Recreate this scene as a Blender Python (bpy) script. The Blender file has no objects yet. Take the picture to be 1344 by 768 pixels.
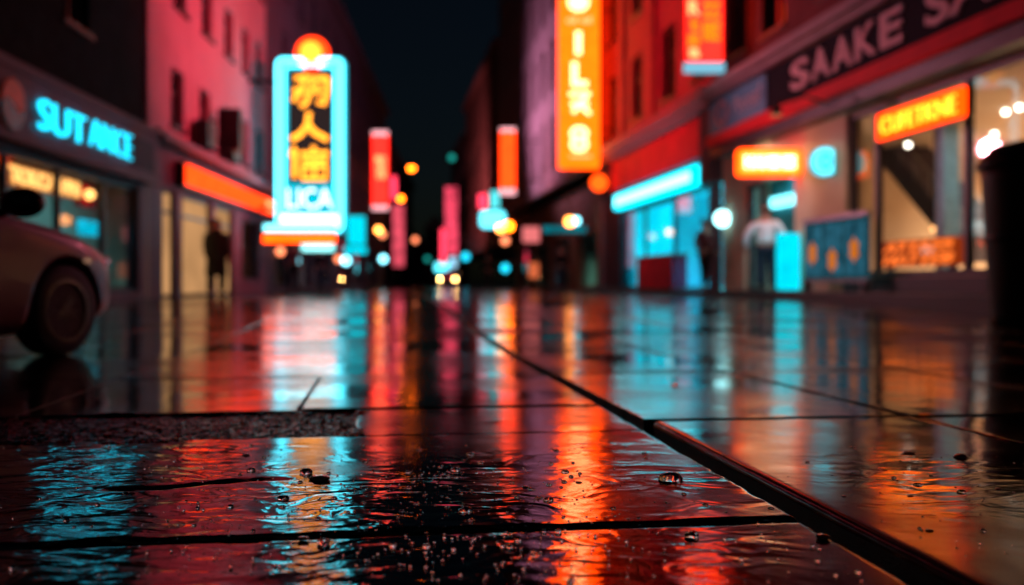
import bpy, bmesh, math, random
from mathutils import Vector, Matrix, noise
random.seed(7)
R = math.radians
S = bpy.context.scene
C = S.collection
FP = 1250.0            # focal length in pixels of the 1344 wide photograph
HOR = 372.0
CAMZ = 0.5

# ------------------------------------------------------------------ helpers
def gz(y):                                   # the street rises a little towards the shops
    t = min(1, max(0, (y - 6.8) / 11.2)); return 0.2 * t * t * (3 - 2 * t)
def PX(x, y, Y): return ((x - 672) / FP * Y, Y, CAMZ + (HOR - y) / FP * Y)
def WX(x, Y): return (x - 672) / FP * Y
def WZ(y, Y): return CAMZ + (HOR - y) / FP * Y
def XR(a): return 8.29 - .134 * a
def XL(a): return -(6.13 + .05 * a)
def YRp(x): return 8.29 / ((x - 672) / FP + .134)
def YLp(x): return 6.13 / ((672 - x) / FP - .05)
def LM(a, b, z): return Vector((XL(a) + b, a, z))       # left facade: along, out to the street, up
def RM(a, b, z): return Vector((XR(a) - b, a, z))
def WM(a, b, z): return Vector((a, b, z))

class MB:
    def __init__(s): s.v = []; s.f = []; s.m = []
    def quad(s, pts, mi=0):
        n = len(s.v); s.v += [Vector(p) for p in pts]; s.f.append(tuple(range(n, n + len(pts)))); s.m.append(mi)
    def box(s, mp, a0, a1, b0, b1, z0, z1, mi=0):
        n = len(s.v)
        s.v += [mp(a, b, z) for z in (z0, z1) for b in (b0, b1) for a in (a0, a1)]
        for q in ((0, 1, 3, 2), (4, 6, 7, 5), (0, 4, 5, 1), (2, 3, 7, 6), (0, 2, 6, 4), (1, 5, 7, 3)):
            s.f.append(tuple(n + i for i in q)); s.m.append(mi)
        return s
    def prism(s, poly, d0, d1, put, mi=0):    # poly in 2-D, put(x, y, d) -> world
        n = len(s.v); k = len(poly)
        s.v += [put(x, y, d0) for x, y in poly] + [put(x, y, d1) for x, y in poly]
        s.f.append(tuple(range(n, n + k))); s.m.append(mi)
        s.f.append(tuple(range(n + 2 * k - 1, n + k - 1, -1))); s.m.append(mi)
        for i in range(k):
            j = (i + 1) % k
            s.f.append((n + i, n + j, n + k + j, n + k + i)); s.m.append(mi)
        return s
    def tube(s, pts, r, seg=8, closed=False, mi=0, r1=None):
        pts = [Vector(p) for p in pts]; n = len(s.v); k = len(pts)
        for i, p in enumerate(pts):
            a = pts[(i - 1) % k] if (closed or i) else p
            b = pts[(i + 1) % k] if (closed or i < k - 1) else p
            t = (b - a).normalized() if (b - a).length > 1e-9 else Vector((0, 0, 1))
            u = t.cross(Vector((0.13, .97, .2))); u = u if u.length > .1 else t.cross(Vector((1, 0, 0)))
            u.normalize(); w = t.cross(u)
            rr = r if r1 is None else r + (r1 - r) * i / max(1, k - 1)
            for j in range(seg):
                an = 2 * math.pi * j / seg; s.v.append(p + (u * math.cos(an) + w * math.sin(an)) * rr)
        for i in range(k if closed else k - 1):
            for j in range(seg):
                i2 = (i + 1) % k; j2 = (j + 1) % seg
                s.f.append((n + i * seg + j, n + i * seg + j2, n + i2 * seg + j2, n + i2 * seg + j)); s.m.append(mi)
        if not closed:
            s.f.append(tuple(n + j for j in range(seg))); s.m.append(mi)
            s.f.append(tuple(n + (k - 1) * seg + j for j in reversed(range(seg)))); s.m.append(mi)
        return s
    def lathe(s, c, prof, seg=20, mi=0, axis='z', sq=1.0):
        n = len(s.v); c = Vector(c)
        for r, h in prof:
            for j in range(seg):
                an = 2 * math.pi * j / seg; x, y = r * math.cos(an), r * math.sin(an) * sq
                s.v.append(c + (Vector((x, y, h)) if axis == 'z' else (Vector((x, h, y)) if axis == 'y' else Vector((h, x, y)))))
        k = len(prof)
        for i in range(k - 1):
            for j in range(seg):
                j2 = (j + 1) % seg
                s.f.append((n + i * seg + j, n + i * seg + j2, n + (i + 1) * seg + j2, n + (i + 1) * seg + j)); s.m.append(mi)
        s.f.append(tuple(n + j for j in range(seg))); s.m.append(mi)
        s.f.append(tuple(n + (k - 1) * seg + j for j in reversed(range(seg)))); s.m.append(mi)
        return s
    def ball(s, c, rx, ry=None, rz=None, seg=14, rings=8, mi=0, rough=0):
        ry = ry or rx; rz = rz or rx; n = len(s.v); c = Vector(c)
        for i in range(rings + 1):
            th = math.pi * i / rings
            for j in range(seg):
                ph = 2 * math.pi * j / seg
                d = Vector((math.sin(th) * math.cos(ph), math.sin(th) * math.sin(ph), math.cos(th)))
                k = 1 + (rough * noise.noise(d * 1.7 + c * 9) if rough else 0)
                s.v.append(c + Vector((d.x * rx, d.y * ry, d.z * rz)) * k)
        for i in range(rings):
            for j in range(seg):
                j2 = (j + 1) % seg
                s.f.append((n + i * seg + j, n + i * seg + j2, n + (i + 1) * seg + j2, n + (i + 1) * seg + j)); s.m.append(mi)
        return s
    def build(s, name, mats, parent=None, smooth=False, bevel=0):
        if not isinstance(mats, (list, tuple)): mats = [mats]
        off = parent_loc(parent) if parent else Vector()
        me = bpy.data.meshes.new(name)
        me.from_pydata([tuple(v - off) for v in s.v], [], s.f)
        for m in mats: me.materials.append(m)
        me.polygons.foreach_set('material_index', s.m)
        bm = bmesh.new(); bm.from_mesh(me)
        bmesh.ops.remove_doubles(bm, verts=bm.verts, dist=1e-5)
        bmesh.ops.recalc_face_normals(bm, faces=bm.faces)
        bm.to_mesh(me); bm.free()
        if smooth:
            me.polygons.foreach_set('use_smooth', [True] * len(me.polygons))
        o = bpy.data.objects.new(name, me); C.objects.link(o)
        if parent: o.parent = parent
        if bevel:
            b = o.modifiers.new('Bevel', 'BEVEL'); b.width = bevel; b.segments = 2; b.limit_method = 'ANGLE'
        return o
def parent_loc(p):
    v = Vector(p.location)
    while p.parent: p = p.parent; v += Vector(p.location)
    return v
def tag(o, label, cat, group=None, kind=None):
    if label: o['label'] = label
    if cat: o['category'] = cat
    if group: o['group'] = group
    if kind: o['kind'] = kind
    return o
def thing(name, label, cat, loc=(0, 0, 0), group=None):
    o = bpy.data.objects.new(name, None); C.objects.link(o); o.location = loc; o.empty_display_size = .2
    return tag(o, label, cat, group)
def struct(o, kind='structure'): o['kind'] = kind; return o

# ------------------------------------------------------------------ materials
def newmat(name):
    m = bpy.data.materials.new(name); m.use_nodes = True
    return m, m.node_tree.nodes, m.node_tree.links, m.node_tree.nodes['Principled BSDF']
def mat(name, col, rough=.6, metal=0, var=.25, scale=6, bump=.15, coat=0, spec=.5, bdist=.02):
    m, N, L, P = newmat(name)
    P.inputs['Roughness'].default_value = rough; P.inputs['Metallic'].default_value = metal
    P.inputs['Coat Weight'].default_value = coat; P.inputs['Specular IOR Level'].default_value = spec
    tc = N.new('ShaderNodeTexCoord'); no = N.new('ShaderNodeTexNoise')
    no.inputs['Scale'].default_value = scale; no.inputs['Detail'].default_value = 6; no.inputs['Roughness'].default_value = .65
    L.new(tc.outputs['Object'], no.inputs['Vector'])
    cr = N.new('ShaderNodeValToRGB'); L.new(no.outputs['Fac'], cr.inputs['Fac'])
    cr.color_ramp.elements[0].position = .3; cr.color_ramp.elements[1].position = .7
    cr.color_ramp.elements[0].color = tuple(c * (1 - var) for c in col) + (1,)
    cr.color_ramp.elements[1].color = tuple(min(1, c * (1 + var)) for c in col) + (1,)
    L.new(cr.outputs['Color'], P.inputs['Base Color'])
    if bump:
        b = N.new('ShaderNodeBump'); b.inputs['Strength'].default_value = bump; b.inputs['Distance'].default_value = bdist
        n2 = N.new('ShaderNodeTexNoise'); n2.inputs['Scale'].default_value = scale * 7; n2.inputs['Detail'].default_value = 4
        L.new(tc.outputs['Object'], n2.inputs['Vector']); L.new(n2.outputs['Fac'], b.inputs['Height']); L.new(b.outputs['Normal'], P.inputs['Normal'])
    return m
def emit(name, col, st, var=0.0, scale=3):
    m, N, L, P = newmat(name)
    P.inputs['Base Color'].default_value = (0, 0, 0, 1)
    P.inputs['Emission Color'].default_value = tuple(col) + (1,)
    P.inputs['Emission Strength'].default_value = st
    P.inputs['Roughness'].default_value = .4; P.inputs['Specular IOR Level'].default_value = 0
    if var:
        tc = N.new('ShaderNodeTexCoord'); no = N.new('ShaderNodeTexNoise'); no.inputs['Scale'].default_value = scale
        L.new(tc.outputs['Object'], no.inputs['Vector'])
        mr = N.new('ShaderNodeMapRange'); mr.inputs['From Min'].default_value = .3; mr.inputs['From Max'].default_value = .7
        mr.inputs['To Min'].default_value = st * (1 - var); mr.inputs['To Max'].default_value = st * (1 + var)
        L.new(no.outputs['Fac'], mr.inputs['Value']); L.new(mr.outputs['Result'], P.inputs['Emission Strength'])
    return m
def glassmat(name, tint=(.9, .95, 1), refl=.12):
    m, N, L, P = newmat(name); N.remove(P)
    t = N.new('ShaderNodeBsdfTransparent'); t.inputs['Color'].default_value = tuple(tint) + (1,)
    g = N.new('ShaderNodeBsdfGlossy'); g.inputs['Roughness'].default_value = .03
    lw = N.new('ShaderNodeFresnel'); gg = N.new('ShaderNodeNewGeometry'); mr = N.new('ShaderNodeMapRange'); mr.inputs['To Min'].default_value = 1.3; mr.inputs['To Max'].default_value = 1 / 1.3; L.new(gg.outputs['Backfacing'], mr.inputs['Value']); L.new(mr.outputs['Result'], lw.inputs['IOR'])
    mx = N.new('ShaderNodeMixShader'); L.new(lw.outputs['Fac'], mx.inputs['Fac']); L.new(t.outputs[0], mx.inputs[1]); L.new(g.outputs[0], mx.inputs[2])
    L.new(mx.outputs[0], N['Material Output'].inputs['Surface']); return m

M = dict(
    plaster=mat('pale_plaster', (.44, .29, .32), .85, var=.12, scale=.8),
    plaster_red=mat('red_painted_render', (.36, .085, .11), .8, var=.18, scale=.9),
    plaster_mauve=mat('mauve_render', (.30, .22, .27), .8, var=.15, scale=.8),
    brick_dark=mat('unlit_dark_brick', (.012, .011, .014), .9, var=.4, scale=3, spec=.08),  # near-black base colour carries the unlit look of these walls
    brick_brown=mat('brown_brick', (.12, .06, .05), .8, var=.3, scale=2),
    slate=mat('dark_grey_facade', (.07, .06, .08), .8, var=.3, scale=1),
    fascia=mat('fascia_panel', (.19, .095, .13), .6, var=.12, scale=1, spec=.15),
    cornice=mat('stone_cornice', (.32, .24, .27), .7, var=.15, scale=2),
    metal_dark=mat('dark_metal', (.03, .03, .035), .4, .6, var=.3, scale=5),
    metal_grey=mat('grey_metal', (.25, .25, .27), .4, .7, var=.2, scale=5),
    board=mat('charcoal_signboard', (.010, .011, .019), .8, var=.2, scale=2, spec=.1),
    redband=mat('red_fascia_band', (.8, .012, .03), .6, var=.12, scale=2, spec=.1),
    redpanel=mat('faded_red_fascia', (.6, .035, .075), .6, var=.25, scale=1.2, spec=.15),
    letters=mat('dull_pink_letters', (.62, .36, .40), .5, var=.1),
    beige=mat('beige_wall', (.5, .38, .27), .8, var=.1, scale=1),
    cream=mat('cream_interior', (.62, .48, .34), .8, var=.15, scale=.6),
    tealwall=mat('teal_interior', (.12, .55, .6), .7, var=.3, scale=.7),
    dark=mat('black_interior', (.012, .012, .016), .7, var=.3, scale=2),
    frame=mat('dark_window_frame', (.03, .028, .035), .45, .3, var=.3),
    pane=mat('dark_window_glass', (.008, .009, .012), .08, 0, var=.2, bump=0),
    shopglass=glassmat('shop_glass'),
    wood=mat('red_brown_wood', (.30, .07, .04), .5, var=.3, scale=5),
    plinth=mat('dark_granite_step', (.015, .015, .018), .5, var=.4, scale=20),
    floor=mat('shop_floor', (.22, .18, .15), .3, var=.2, scale=3),
    rubber=mat('tyre_rubber', (.012, .012, .013), .75, var=.3, scale=30),
    paint=mat('pearl_car_paint', (.24, .12, .16), .38, 0, var=.05, scale=2, bump=0, coat=.12, spec=.25),
    paint_dark=mat('dark_car_paint', (.03, .03, .04), .3, .3, var=.05, scale=2, bump=0, coat=1),
    carglass=mat('car_glass', (.006, .006, .008), .05, 0, var=.1, bump=0),
    alloy=mat('alloy_rim', (.09, .085, .1), .35, .8, var=.2),
    black=mat('black_plastic', (.012, .012, .014), .4, var=.2),
    skin=mat('skin', (.42, .22, .15), .55, var=.1, scale=8),
    hair=mat('dark_hair', (.06, .03, .02), .6, var=.3, scale=40),
    coat=mat('black_coat', (.004, .004, .006), .95, var=.3, scale=12),
    shirt=mat('pale_shirt', (.74, .80, .86), .85, var=.1, scale=12),
    trousers=mat('navy_trousers', (.015, .02, .04), .85, var=.3, scale=12),
    maroon=mat('maroon_jacket', (.12, .03, .04), .85, var=.3, scale=12),
    bin=mat('near_black_bin', (.006, .003, .004), .5, var=.3, scale=3),
    bulb_cap=mat('lamp_cap', (.05, .05, .05), .4, .7),
    e_cyan=emit('neon_cyan', (.02, .5, .68), 4.0), e_cyan_soft=emit('soft_cyan', (.0, .42, .55), 1.4, .3),
    e_cyan_dim=emit('dim_cyan', (.0, .30, .38), .55, .35),
    e_white=emit('neon_white', (.42, .93, 1), 5.5), e_warmwhite=emit('warm_white', (1, .62, .28), 2.2, .3, 5),
    e_orange=emit('neon_orange', (1, .05, .001), 6.8, .12), e_yellow=emit('neon_yellow', (1, .31, .022), 3.5, .1),
    e_red=emit('neon_red', (1, .016, .010), 3.6, .25), e_redorange=emit('neon_red_orange', (1, .034, .003), 4.6, .15),
    e_pink=emit('neon_pink', (1, .04, .09), 2.6, .3), e_pinkwhite=emit('pink_white', (1, .45, .5), 1.6),
    e_letter=emit('sign_letter_white', (1, .62, .24), 4.6), e_letter_soft=emit('sign_letter_soft', (1, .35, .12), 2.4),
    e_bulb=emit('downlight', (1, .82, .6), 11), e_amber=emit('street_lamp_amber', (1, .13, .004), 20),
    e_warm=emit('globe_lamp_warm', (1, .3, .05), 11), e_pale=emit('pale_pink_lamp', (1, .24, .10), 3),
    e_head=emit('car_headlight', (1, .52, .14), 170), e_bluewhite=emit('blue_white_lamp', (.25, .85, 1), 5),
    e_cyanlamp=emit('cyan_lamp', (.01, .5, .7), 3), e_teal=emit('faint_teal_lamp', (.01, .3, .25), 1.5),
    e_display=emit('display_orange', (1, .16, .02), 1.6, .35, 6), e_box=emit('cyan_lightbox', (.0, .48, .6), 1.8, .12),
    e_glow=emit('glowing_door_pane', (1, .50, .20), .52, .25, .8),  # glow in the door panes stands in for the lit rooms behind
    e_lit=emit('lit_far_window', (1, .45, .18), .5, .6, .8),
)
# ------------------------------------------------------------------ wet paving material
def wet_paving():
    m, N, L, P = newmat('wet_paving')
    geo = N.new('ShaderNodeNewGeometry')
    def noi(scale, detail=4, rough=.5, dist=0, vec=None, dim='3D'):
        n = N.new('ShaderNodeTexNoise'); n.inputs['Scale'].default_value = scale; n.inputs['Detail'].default_value = detail
        n.inputs['Roughness'].default_value = rough; n.inputs['Distortion'].default_value = dist
        L.new(vec or geo.outputs['Position'], n.inputs['Vector']); return n.outputs['Fac']
    def rng(x, a, b, c, d, smooth=True):
        r = N.new('ShaderNodeMapRange'); r.interpolation_type = 'SMOOTHSTEP' if smooth else 'LINEAR'
        for k, v in zip(('From Min', 'From Max', 'To Min', 'To Max'), (a, b, c, d)): r.inputs[k].default_value = v
        L.new(x, r.inputs['Value']); return r.outputs['Result']
    def mth(op, a, b):
        n = N.new('ShaderNodeMath'); n.operation = op
        for i, v in enumerate((a, b)):
            if isinstance(v, (int, float)): n.inputs[i].default_value = v
            else: L.new(v, n.inputs[i])
        return n.outputs[0]
    def blob(cx, cy, rx, ry, a=.6, b=1.25):      # standing water with an uneven shore
        mp = N.new('ShaderNodeMapping'); mp.vector_type = 'POINT'
        mp.inputs['Location'].default_value = (-cx / rx, -cy / ry, 0); mp.inputs['Scale'].default_value = (1 / rx, 1 / ry, 0)
        L.new(geo.outputs['Position'], mp.inputs['Vector'])
        ln = N.new('ShaderNodeVectorMath'); ln.operation = 'LENGTH'; L.new(mp.outputs[0], ln.inputs[0])
        d = mth('ADD', ln.outputs['Value'], rng(noi(3.2, 3), .2, .8, -.35, .35))
        return rng(d, a, b, 1, 0)
    # colour
    cr = N.new('ShaderNodeValToRGB'); L.new(noi(26, 8, .7), cr.inputs['Fac'])
    cr.color_ramp.elements[0].position = .3; cr.color_ramp.elements[0].color = (.002, .002, .003, 1)
    cr.color_ramp.elements[1].position = .75; cr.color_ramp.elements[1].color = (.006, .0055, .0065, 1)
    L.new(cr.outputs[0], P.inputs['Base Color'])
    # damp film almost everywhere, rippling puddles at a few places
    damp = noi(.9, 3, .55)
    rip = blob(-.45, 1.75, .75, .95)
    rip2 = blob(-1.25, 2.3, .75, .8)
    rip3 = blob(.22, 2.15, .42, .9); rip4 = blob(1.05, 2.35, .30, .55)
    ripple = mth('MAXIMUM', mth('MAXIMUM', rip, rip2), mth('MAXIMUM', mth('MULTIPLY', rip3, .6), mth('MULTIPLY', rip4, .45)))
    grain = noi(230, 3, .6)
    mid = noi(55, 4, .6)
    # waves stretched across the direction of the slabs, bent by a low noise
    warp = N.new('ShaderNodeTexNoise'); warp.inputs['Scale'].default_value = 2.3; L.new(geo.outputs['Position'], warp.inputs['Vector'])
    wv = N.new('ShaderNodeVectorMath'); wv.operation = 'MULTIPLY_ADD'
    L.new(warp.outputs['Color'], wv.inputs[0]); wv.inputs[1].default_value = (.25, .25, .25); L.new(geo.outputs['Position'], wv.inputs[2])
    mp = N.new('ShaderNodeMapping'); mp.inputs['Scale'].default_value = (.55, 1.0, 1); mp.inputs['Rotation'].default_value = (0, 0, R(-12))
    L.new(wv.outputs[0], mp.inputs['Vector'])
    w1 = noi(11.5, 1.6, .5, .8, mp.outputs[0]); w2 = noi(40, 2, .5, .3, mp.outputs[0])
    waves = mth('ADD', w1, mth('MULTIPLY', w2, .13))
    low = noi(5, 3, .5)
    def bump(h, strength, dist, prev=None):
        b = N.new('ShaderNodeBump'); b.inputs['Distance'].default_value = dist
        if isinstance(strength, (int, float)): b.inputs['Strength'].default_value = strength
        else: L.new(strength, b.inputs['Strength'])
        L.new(h, b.inputs['Height'])
        if prev is not None: L.new(prev, b.inputs['Normal'])
        return b.outputs['Normal']
    nb = bump(grain, .45, .0016); nb = bump(mid, .35, .004, nb)
    L.new(nb, P.inputs['Normal'])
    nc = bump(low, .6, .0025)
    nc = bump(waves, rng(ripple, 0, 1, .003, .46, False), .014, nc)
    nc = bump(mid, rng(damp, .35, .65, .015, .05), .0022, nc)
    L.new(nc, P.inputs['Coat Normal'])
    P.inputs['Roughness'].default_value = .34
    P.inputs['Specular IOR Level'].default_value = 0
    L.new(rng(damp, .3, .7, .85, 1.0), P.inputs['Coat Weight'])
    L.new(mth('MULTIPLY', rng(damp, .35, .7, .20, .035), rng(ripple, 0, 1, 1, .5)), P.inputs['Coat Roughness'])
    P.inputs['Coat IOR'].default_value = 1.7
    return m
M['paving'] = wet_paving()
def wet_asphalt(name, col, dist):
    m, N, L, P = newmat(name)
    geo = N.new('ShaderNodeNewGeometry')
    v = N.new('ShaderNodeTexVoronoi'); v.inputs['Scale'].default_value = 75; L.new(geo.outputs['Position'], v.inputs['Vector'])
    n = N.new('ShaderNodeTexNoise'); n.inputs['Scale'].default_value = 30; n.inputs['Detail'].default_value = 6; L.new(geo.outputs['Position'], n.inputs['Vector'])
    cr = N.new('ShaderNodeValToRGB'); L.new(n.outputs['Fac'], cr.inputs['Fac'])
    cr.color_ramp.elements[0].color = tuple(c * .5 for c in col) + (1,); cr.color_ramp.elements[1].color = tuple(c * 1.6 for c in col) + (1,)
    L.new(cr.outputs[0], P.inputs['Base Color'])
    b = N.new('ShaderNodeBump'); b.inputs['Strength'].default_value = .9; b.inputs['Distance'].default_value = dist
    L.new(v.outputs['Distance'], b.inputs['Height']); b2 = N.new('ShaderNodeBump'); b2.inputs['Strength'].default_value = .6; b2.inputs['Distance'].default_value = dist
    L.new(n.outputs['Fac'], b2.inputs['Height']); L.new(b.outputs[0], b2.inputs['Normal']); L.new(b2.outputs[0], P.inputs['Normal'])
    P.inputs['Roughness'].default_value = .25; P.inputs['Specular IOR Level'].default_value = .2
    return m
M['asphalt'] = wet_asphalt('wet_asphalt', (.005, .005, .006), .005)
m_, N_, L_2, P_ = newmat('water_drop'); P_.inputs['Transmission Weight'].default_value = 1; P_.inputs['IOR'].default_value = 1.33; P_.inputs['Roughness'].default_value = .02; P_.inputs['Base Color'].default_value = (.95, .97, 1, 1); M['drop'] = m_
M['grime'] = mat('joint_grime', (.006, .005, .006), .55, var=.5, scale=40, bump=.5, spec=.2)
M['pebble'] = mat('wet_pebble', (.12, .05, .04), .10, 0, var=.5, scale=60, bump=.3, coat=1, bdist=.002, spec=.8)

# ------------------------------------------------------------------ ground
SA, CA = math.sin(R(7.72)), math.cos(R(7.72))
def uv2w(u, v): return u * CA - v * SA, u * SA + v * CA
def smooth_lines(l0, l1, step, rim):
    n = max(1, int(round((l1 - l0 - 2 * rim) / step)))
    e = [0, .0012, .003, .006, .010, .015, rim]
    k = len(e)
    return [l0 + t for t in e] + [l0 + rim + (l1 - l0 - 2 * rim) * i / n for i in range(1, n)] + [l1 - t for t in reversed(e)]
class Slabs:
    def __init__(s): s.v = []; s.f = []; s.mi = []
    def add(s, u0, u1, v0, v1, step=None, r=.012, dz=0, tilt=(0, 0), chip=.004, grime=0, chipv=0):
        n0 = len(s.v)
        if step:
            us, vs = smooth_lines(u0, u1, step, .022), smooth_lines(v0, v1, step, .022)
        else:
            us = [u0, u0 + .003, u0 + .015, u1 - .015, u1 - .003, u1]; k = max(2, int((v1 - v0) / .6))
            vs = [v0, v0 + .003, v0 + .015] + [v0 + .015 + (v1 - v0 - .03) * i / k for i in range(1, k)] + [v1 - .015, v1 - .003, v1]
        nu, nv = len(us), len(vs); uc, vc = (u0 + u1) / 2, (v0 + v1) / 2
        for j, v in enumerate(vs):
            for i, u in enumerate(us):
                d = min(u - u0, u1 - u, v - v0, v1 - v)
                z = dz + tilt[0] * (u - uc) + tilt[1] * (v - vc)
                rr = r
                uu, vv = u, v
                if step:
                    p = Vector((u, v, 0))
                    c1 = max(0, noise.noise(p * 9 + Vector((3, 1, 0))) - .12)      # worn edge
                    c2 = max(0, noise.noise(p * 31) - .25)
                    if chip < .002: c1 = c2 = 0
                    rr = r * (1 + 1.6 * c1)
                    z += .0011 * noise.noise(p * 2.6) + .0004 * noise.noise(p * 8)
                    if d < .022:
                        k = (.022 - d) / .022
                        w = (chip * noise.noise(p * 14 + Vector((0, 7, 0))) + .012 * c1 + .008 * c2) * k
                        if u - u0 < .022: uu += abs(w)
                        if u1 - u < .022: uu -= abs(w)
                        if v - v0 < .022: vv += abs(w)
                        if v1 - v < .022: vv -= abs(w)
                        if chipv and min(v - v0, v1 - v) < .022: vv += (1 if v - v0 < .022 else -1) * min(.02, 2.2 * chipv * k * abs(noise.noise(p * 2.7) + .5 * noise.noise(p * 9)))
                        z -= .006 * c2 * k
                if d < rr: z -= rr - math.sqrt(max(0, rr * rr - (rr - d) ** 2))
                x, y = uv2w(uu, vv)
                if step:                                    # long chipped gash in the near left slab
                    gx, gy = x + .78, y - 2.37 - .06 * math.sin((x + .78) * 9)
                    if abs(gx) < .26:
                        wdt = .022 * (1 - (gx / .26) ** 2) * (1 + .5 * noise.noise(Vector((x * 22, 0, 0))))
                        if wdt > 0: z -= .012 * math.exp(-(gy / wdt) ** 2) * (1 - (gx / .26) ** 2) if wdt > .002 else 0
                        z += .002 * math.exp(-((gy + .035) / .015) ** 2) * (1 - (gx / .26) ** 2)
                s.v.append((x, y, z + gz(y)))
        for j in range(nv - 1):
            for i in range(nu - 1):
                a = n0 + j * nu + i; s.f.append((a, a + 1, a + nu + 1, a + nu))
                dd = min((us[i] + us[i + 1]) / 2 - u0, u1 - (us[i] + us[i + 1]) / 2, (vs[j] + vs[j + 1]) / 2 - v0, v1 - (vs[j] + vs[j + 1]) / 2)
                s.mi.append(1 if dd < grime else 0)
        # skirt
        ring = [n0 + i for i in range(nu)] + [n0 + j * nu + nu - 1 for j in range(1, nv)] + \
               [n0 + (nv - 1) * nu + i for i in range(nu - 2, -1, -1)] + [n0 + j * nu for j in range(nv - 2, 0, -1)]
        t0 = len(s.v); k = len(ring)
        for q in ring: s.v.append(s.v[q])
        b0 = len(s.v)
        for q in ring:
            x, y, z = s.v[q]; s.v.append((x, y, z - .075))
        for i in range(k):
            j = (i + 1) % k; s.f.append((t0 + j, t0 + i, b0 + i, b0 + j)); s.mi.append(1)
    def build(s, name, m):
        me = bpy.data.meshes.new(name); me.from_pydata(s.v, [], s.f); me.materials.append(m)
        if s.mi: me.materials.append(M['grime']); me.polygons.foreach_set('material_index', s.mi)
        me.polygons.foreach_set('use_smooth', [True] * len(me.polygons)); me.update()
        o = bpy.data.objects.new(name, me); C.objects.link(o); return struct(o)
sl = Slabs(); rr = random.Random(3)
G = .011                      # half a joint
def T(): return (rr.uniform(-.004, .004), rr.uniform(-.0035, .0035))
# front slabs
sl.add(-2.6, .878, 1.925 + G, 3.16 - .004, .0125, r=.012, chipv=.018, tilt=(.0008, .0004))
sl.add(-1.75, .880, .35, 1.925 - G, .0125, r=.014, dz=-.003, tilt=(0, .001))
sl.add(-6, -1.75 - 2 * G, .35, 1.925 - G, .05)
sl.add(-6, -2.6 - 2 * G, 1.925 + G, 3.15, .04)
sl.add(-.10, .88, 3.16 + .004, 3.822 - G, .0125, r=.007, dz=-.001)
sl.add(.958, 1.96 - G, 1.05, 3.318 - G, .0125, r=.021, chip=.0012, dz=.006, tilt=(-.001, .0015))
sl.add(1.96 + G, 3.0 - G, 1.2, 3.32 - G, .015, tilt=T())
# rows behind
def col(u0, u1, rows, step_near=.025, G=.0045, GV=.013):
    for i in range(len(rows) - 1):
        a, b = rows[i], rows[i + 1]
        st = step_near if a < 7.5 and -4.6 < u0 < 4.2 else None
        tl = T() if a < 12 else (0, 0)
        sl.add(u0 + G, u1 - G, a + GV, b - GV, st, r=.0035, grime=.004, chipv=.016 if a < 4 else .006, dz=rr.uniform(-.003, .002) if a > 4.5 else 0, tilt=tl)
def rows(a, n=34, st=1.9): return [a + st * i for i in range(n)]
col(-.33, .885, [3.862, 5.2]); col(-1.37, -.33, [3.79, 5.2]); col(-1.37, .885, rows(5.2, 33))
for k in range(1, 14):
    col(-.33 - 1.04 * (k + 1), -.33 - 1.04 * k, [3.79] + rows([5.1, 5.3, 5.0, 5.6][k % 4], 33))
for k in range(13):
    u0 = .92 + 1.04 * k
    col(u0 + (.02 if k == 0 else .008), u0 + 1.04 - .008, [3.365 if k == 0 else 3.335] + rows(5.235, 33) if k < 3 else rows(3.0 + (k % 3) * .5))
for k in range(2, 7):
    u0 = .92 + 1.04 * k
    sl.add(u0 + G, u0 + 1.04 - G, .2, 3.32 - G, .06)
sl.build('pavement', M['paving'])
# asphalt strip
ab = Slabs()
us = [-9 + .05 * i for i in range(141)] + [-2 + .009 * i for i in range(1, 226)]
vs = [3.03 + .009 * i for i in range(102)]
for v in vs:
    for u in us:
        x, y = uv2w(u, v); p = Vector((x, y, 0)); dd = max(3.168 - v, v - 3.785, u + .11, 0)
        gr_ = .005 * noise.noise(p * 45) + .0045 * noise.noise(p * 95)
        if dd <= 0: z = -.007 + .006 * noise.noise(p * 3) + .004 * noise.noise(p * 17) + gr_
        else: z = .001 - .13 * dd + .013 * noise.noise(p * 4.5) + .005 * noise.noise(p * 20) + gr_ * .7
        ab.v.append((x, y, z))
for j in range(len(vs) - 1):
    for i in range(len(us) - 1):
        a = j * len(us) + i; ab.f.append((a, a + 1, a + len(us) + 1, a + len(us)))
ab.build('asphalt_patch', M['asphalt'])

# ground sheet below the slabs, out to the horizon
g = MB(); ys = [-60, -5, 6.8, 8, 9, 10, 11, 12, 13, 14, 15, 16, 17, 18, 60, 150, 900]
for a, b in zip(ys, ys[1:]):
    g.quad([(-600, a, gz(a) - .062), (600, a, gz(a) - .062), (600, b, gz(b) - .062), (-600, b, gz(b) - .062)])
struct(g.build('ground', M['asphalt']))

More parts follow.
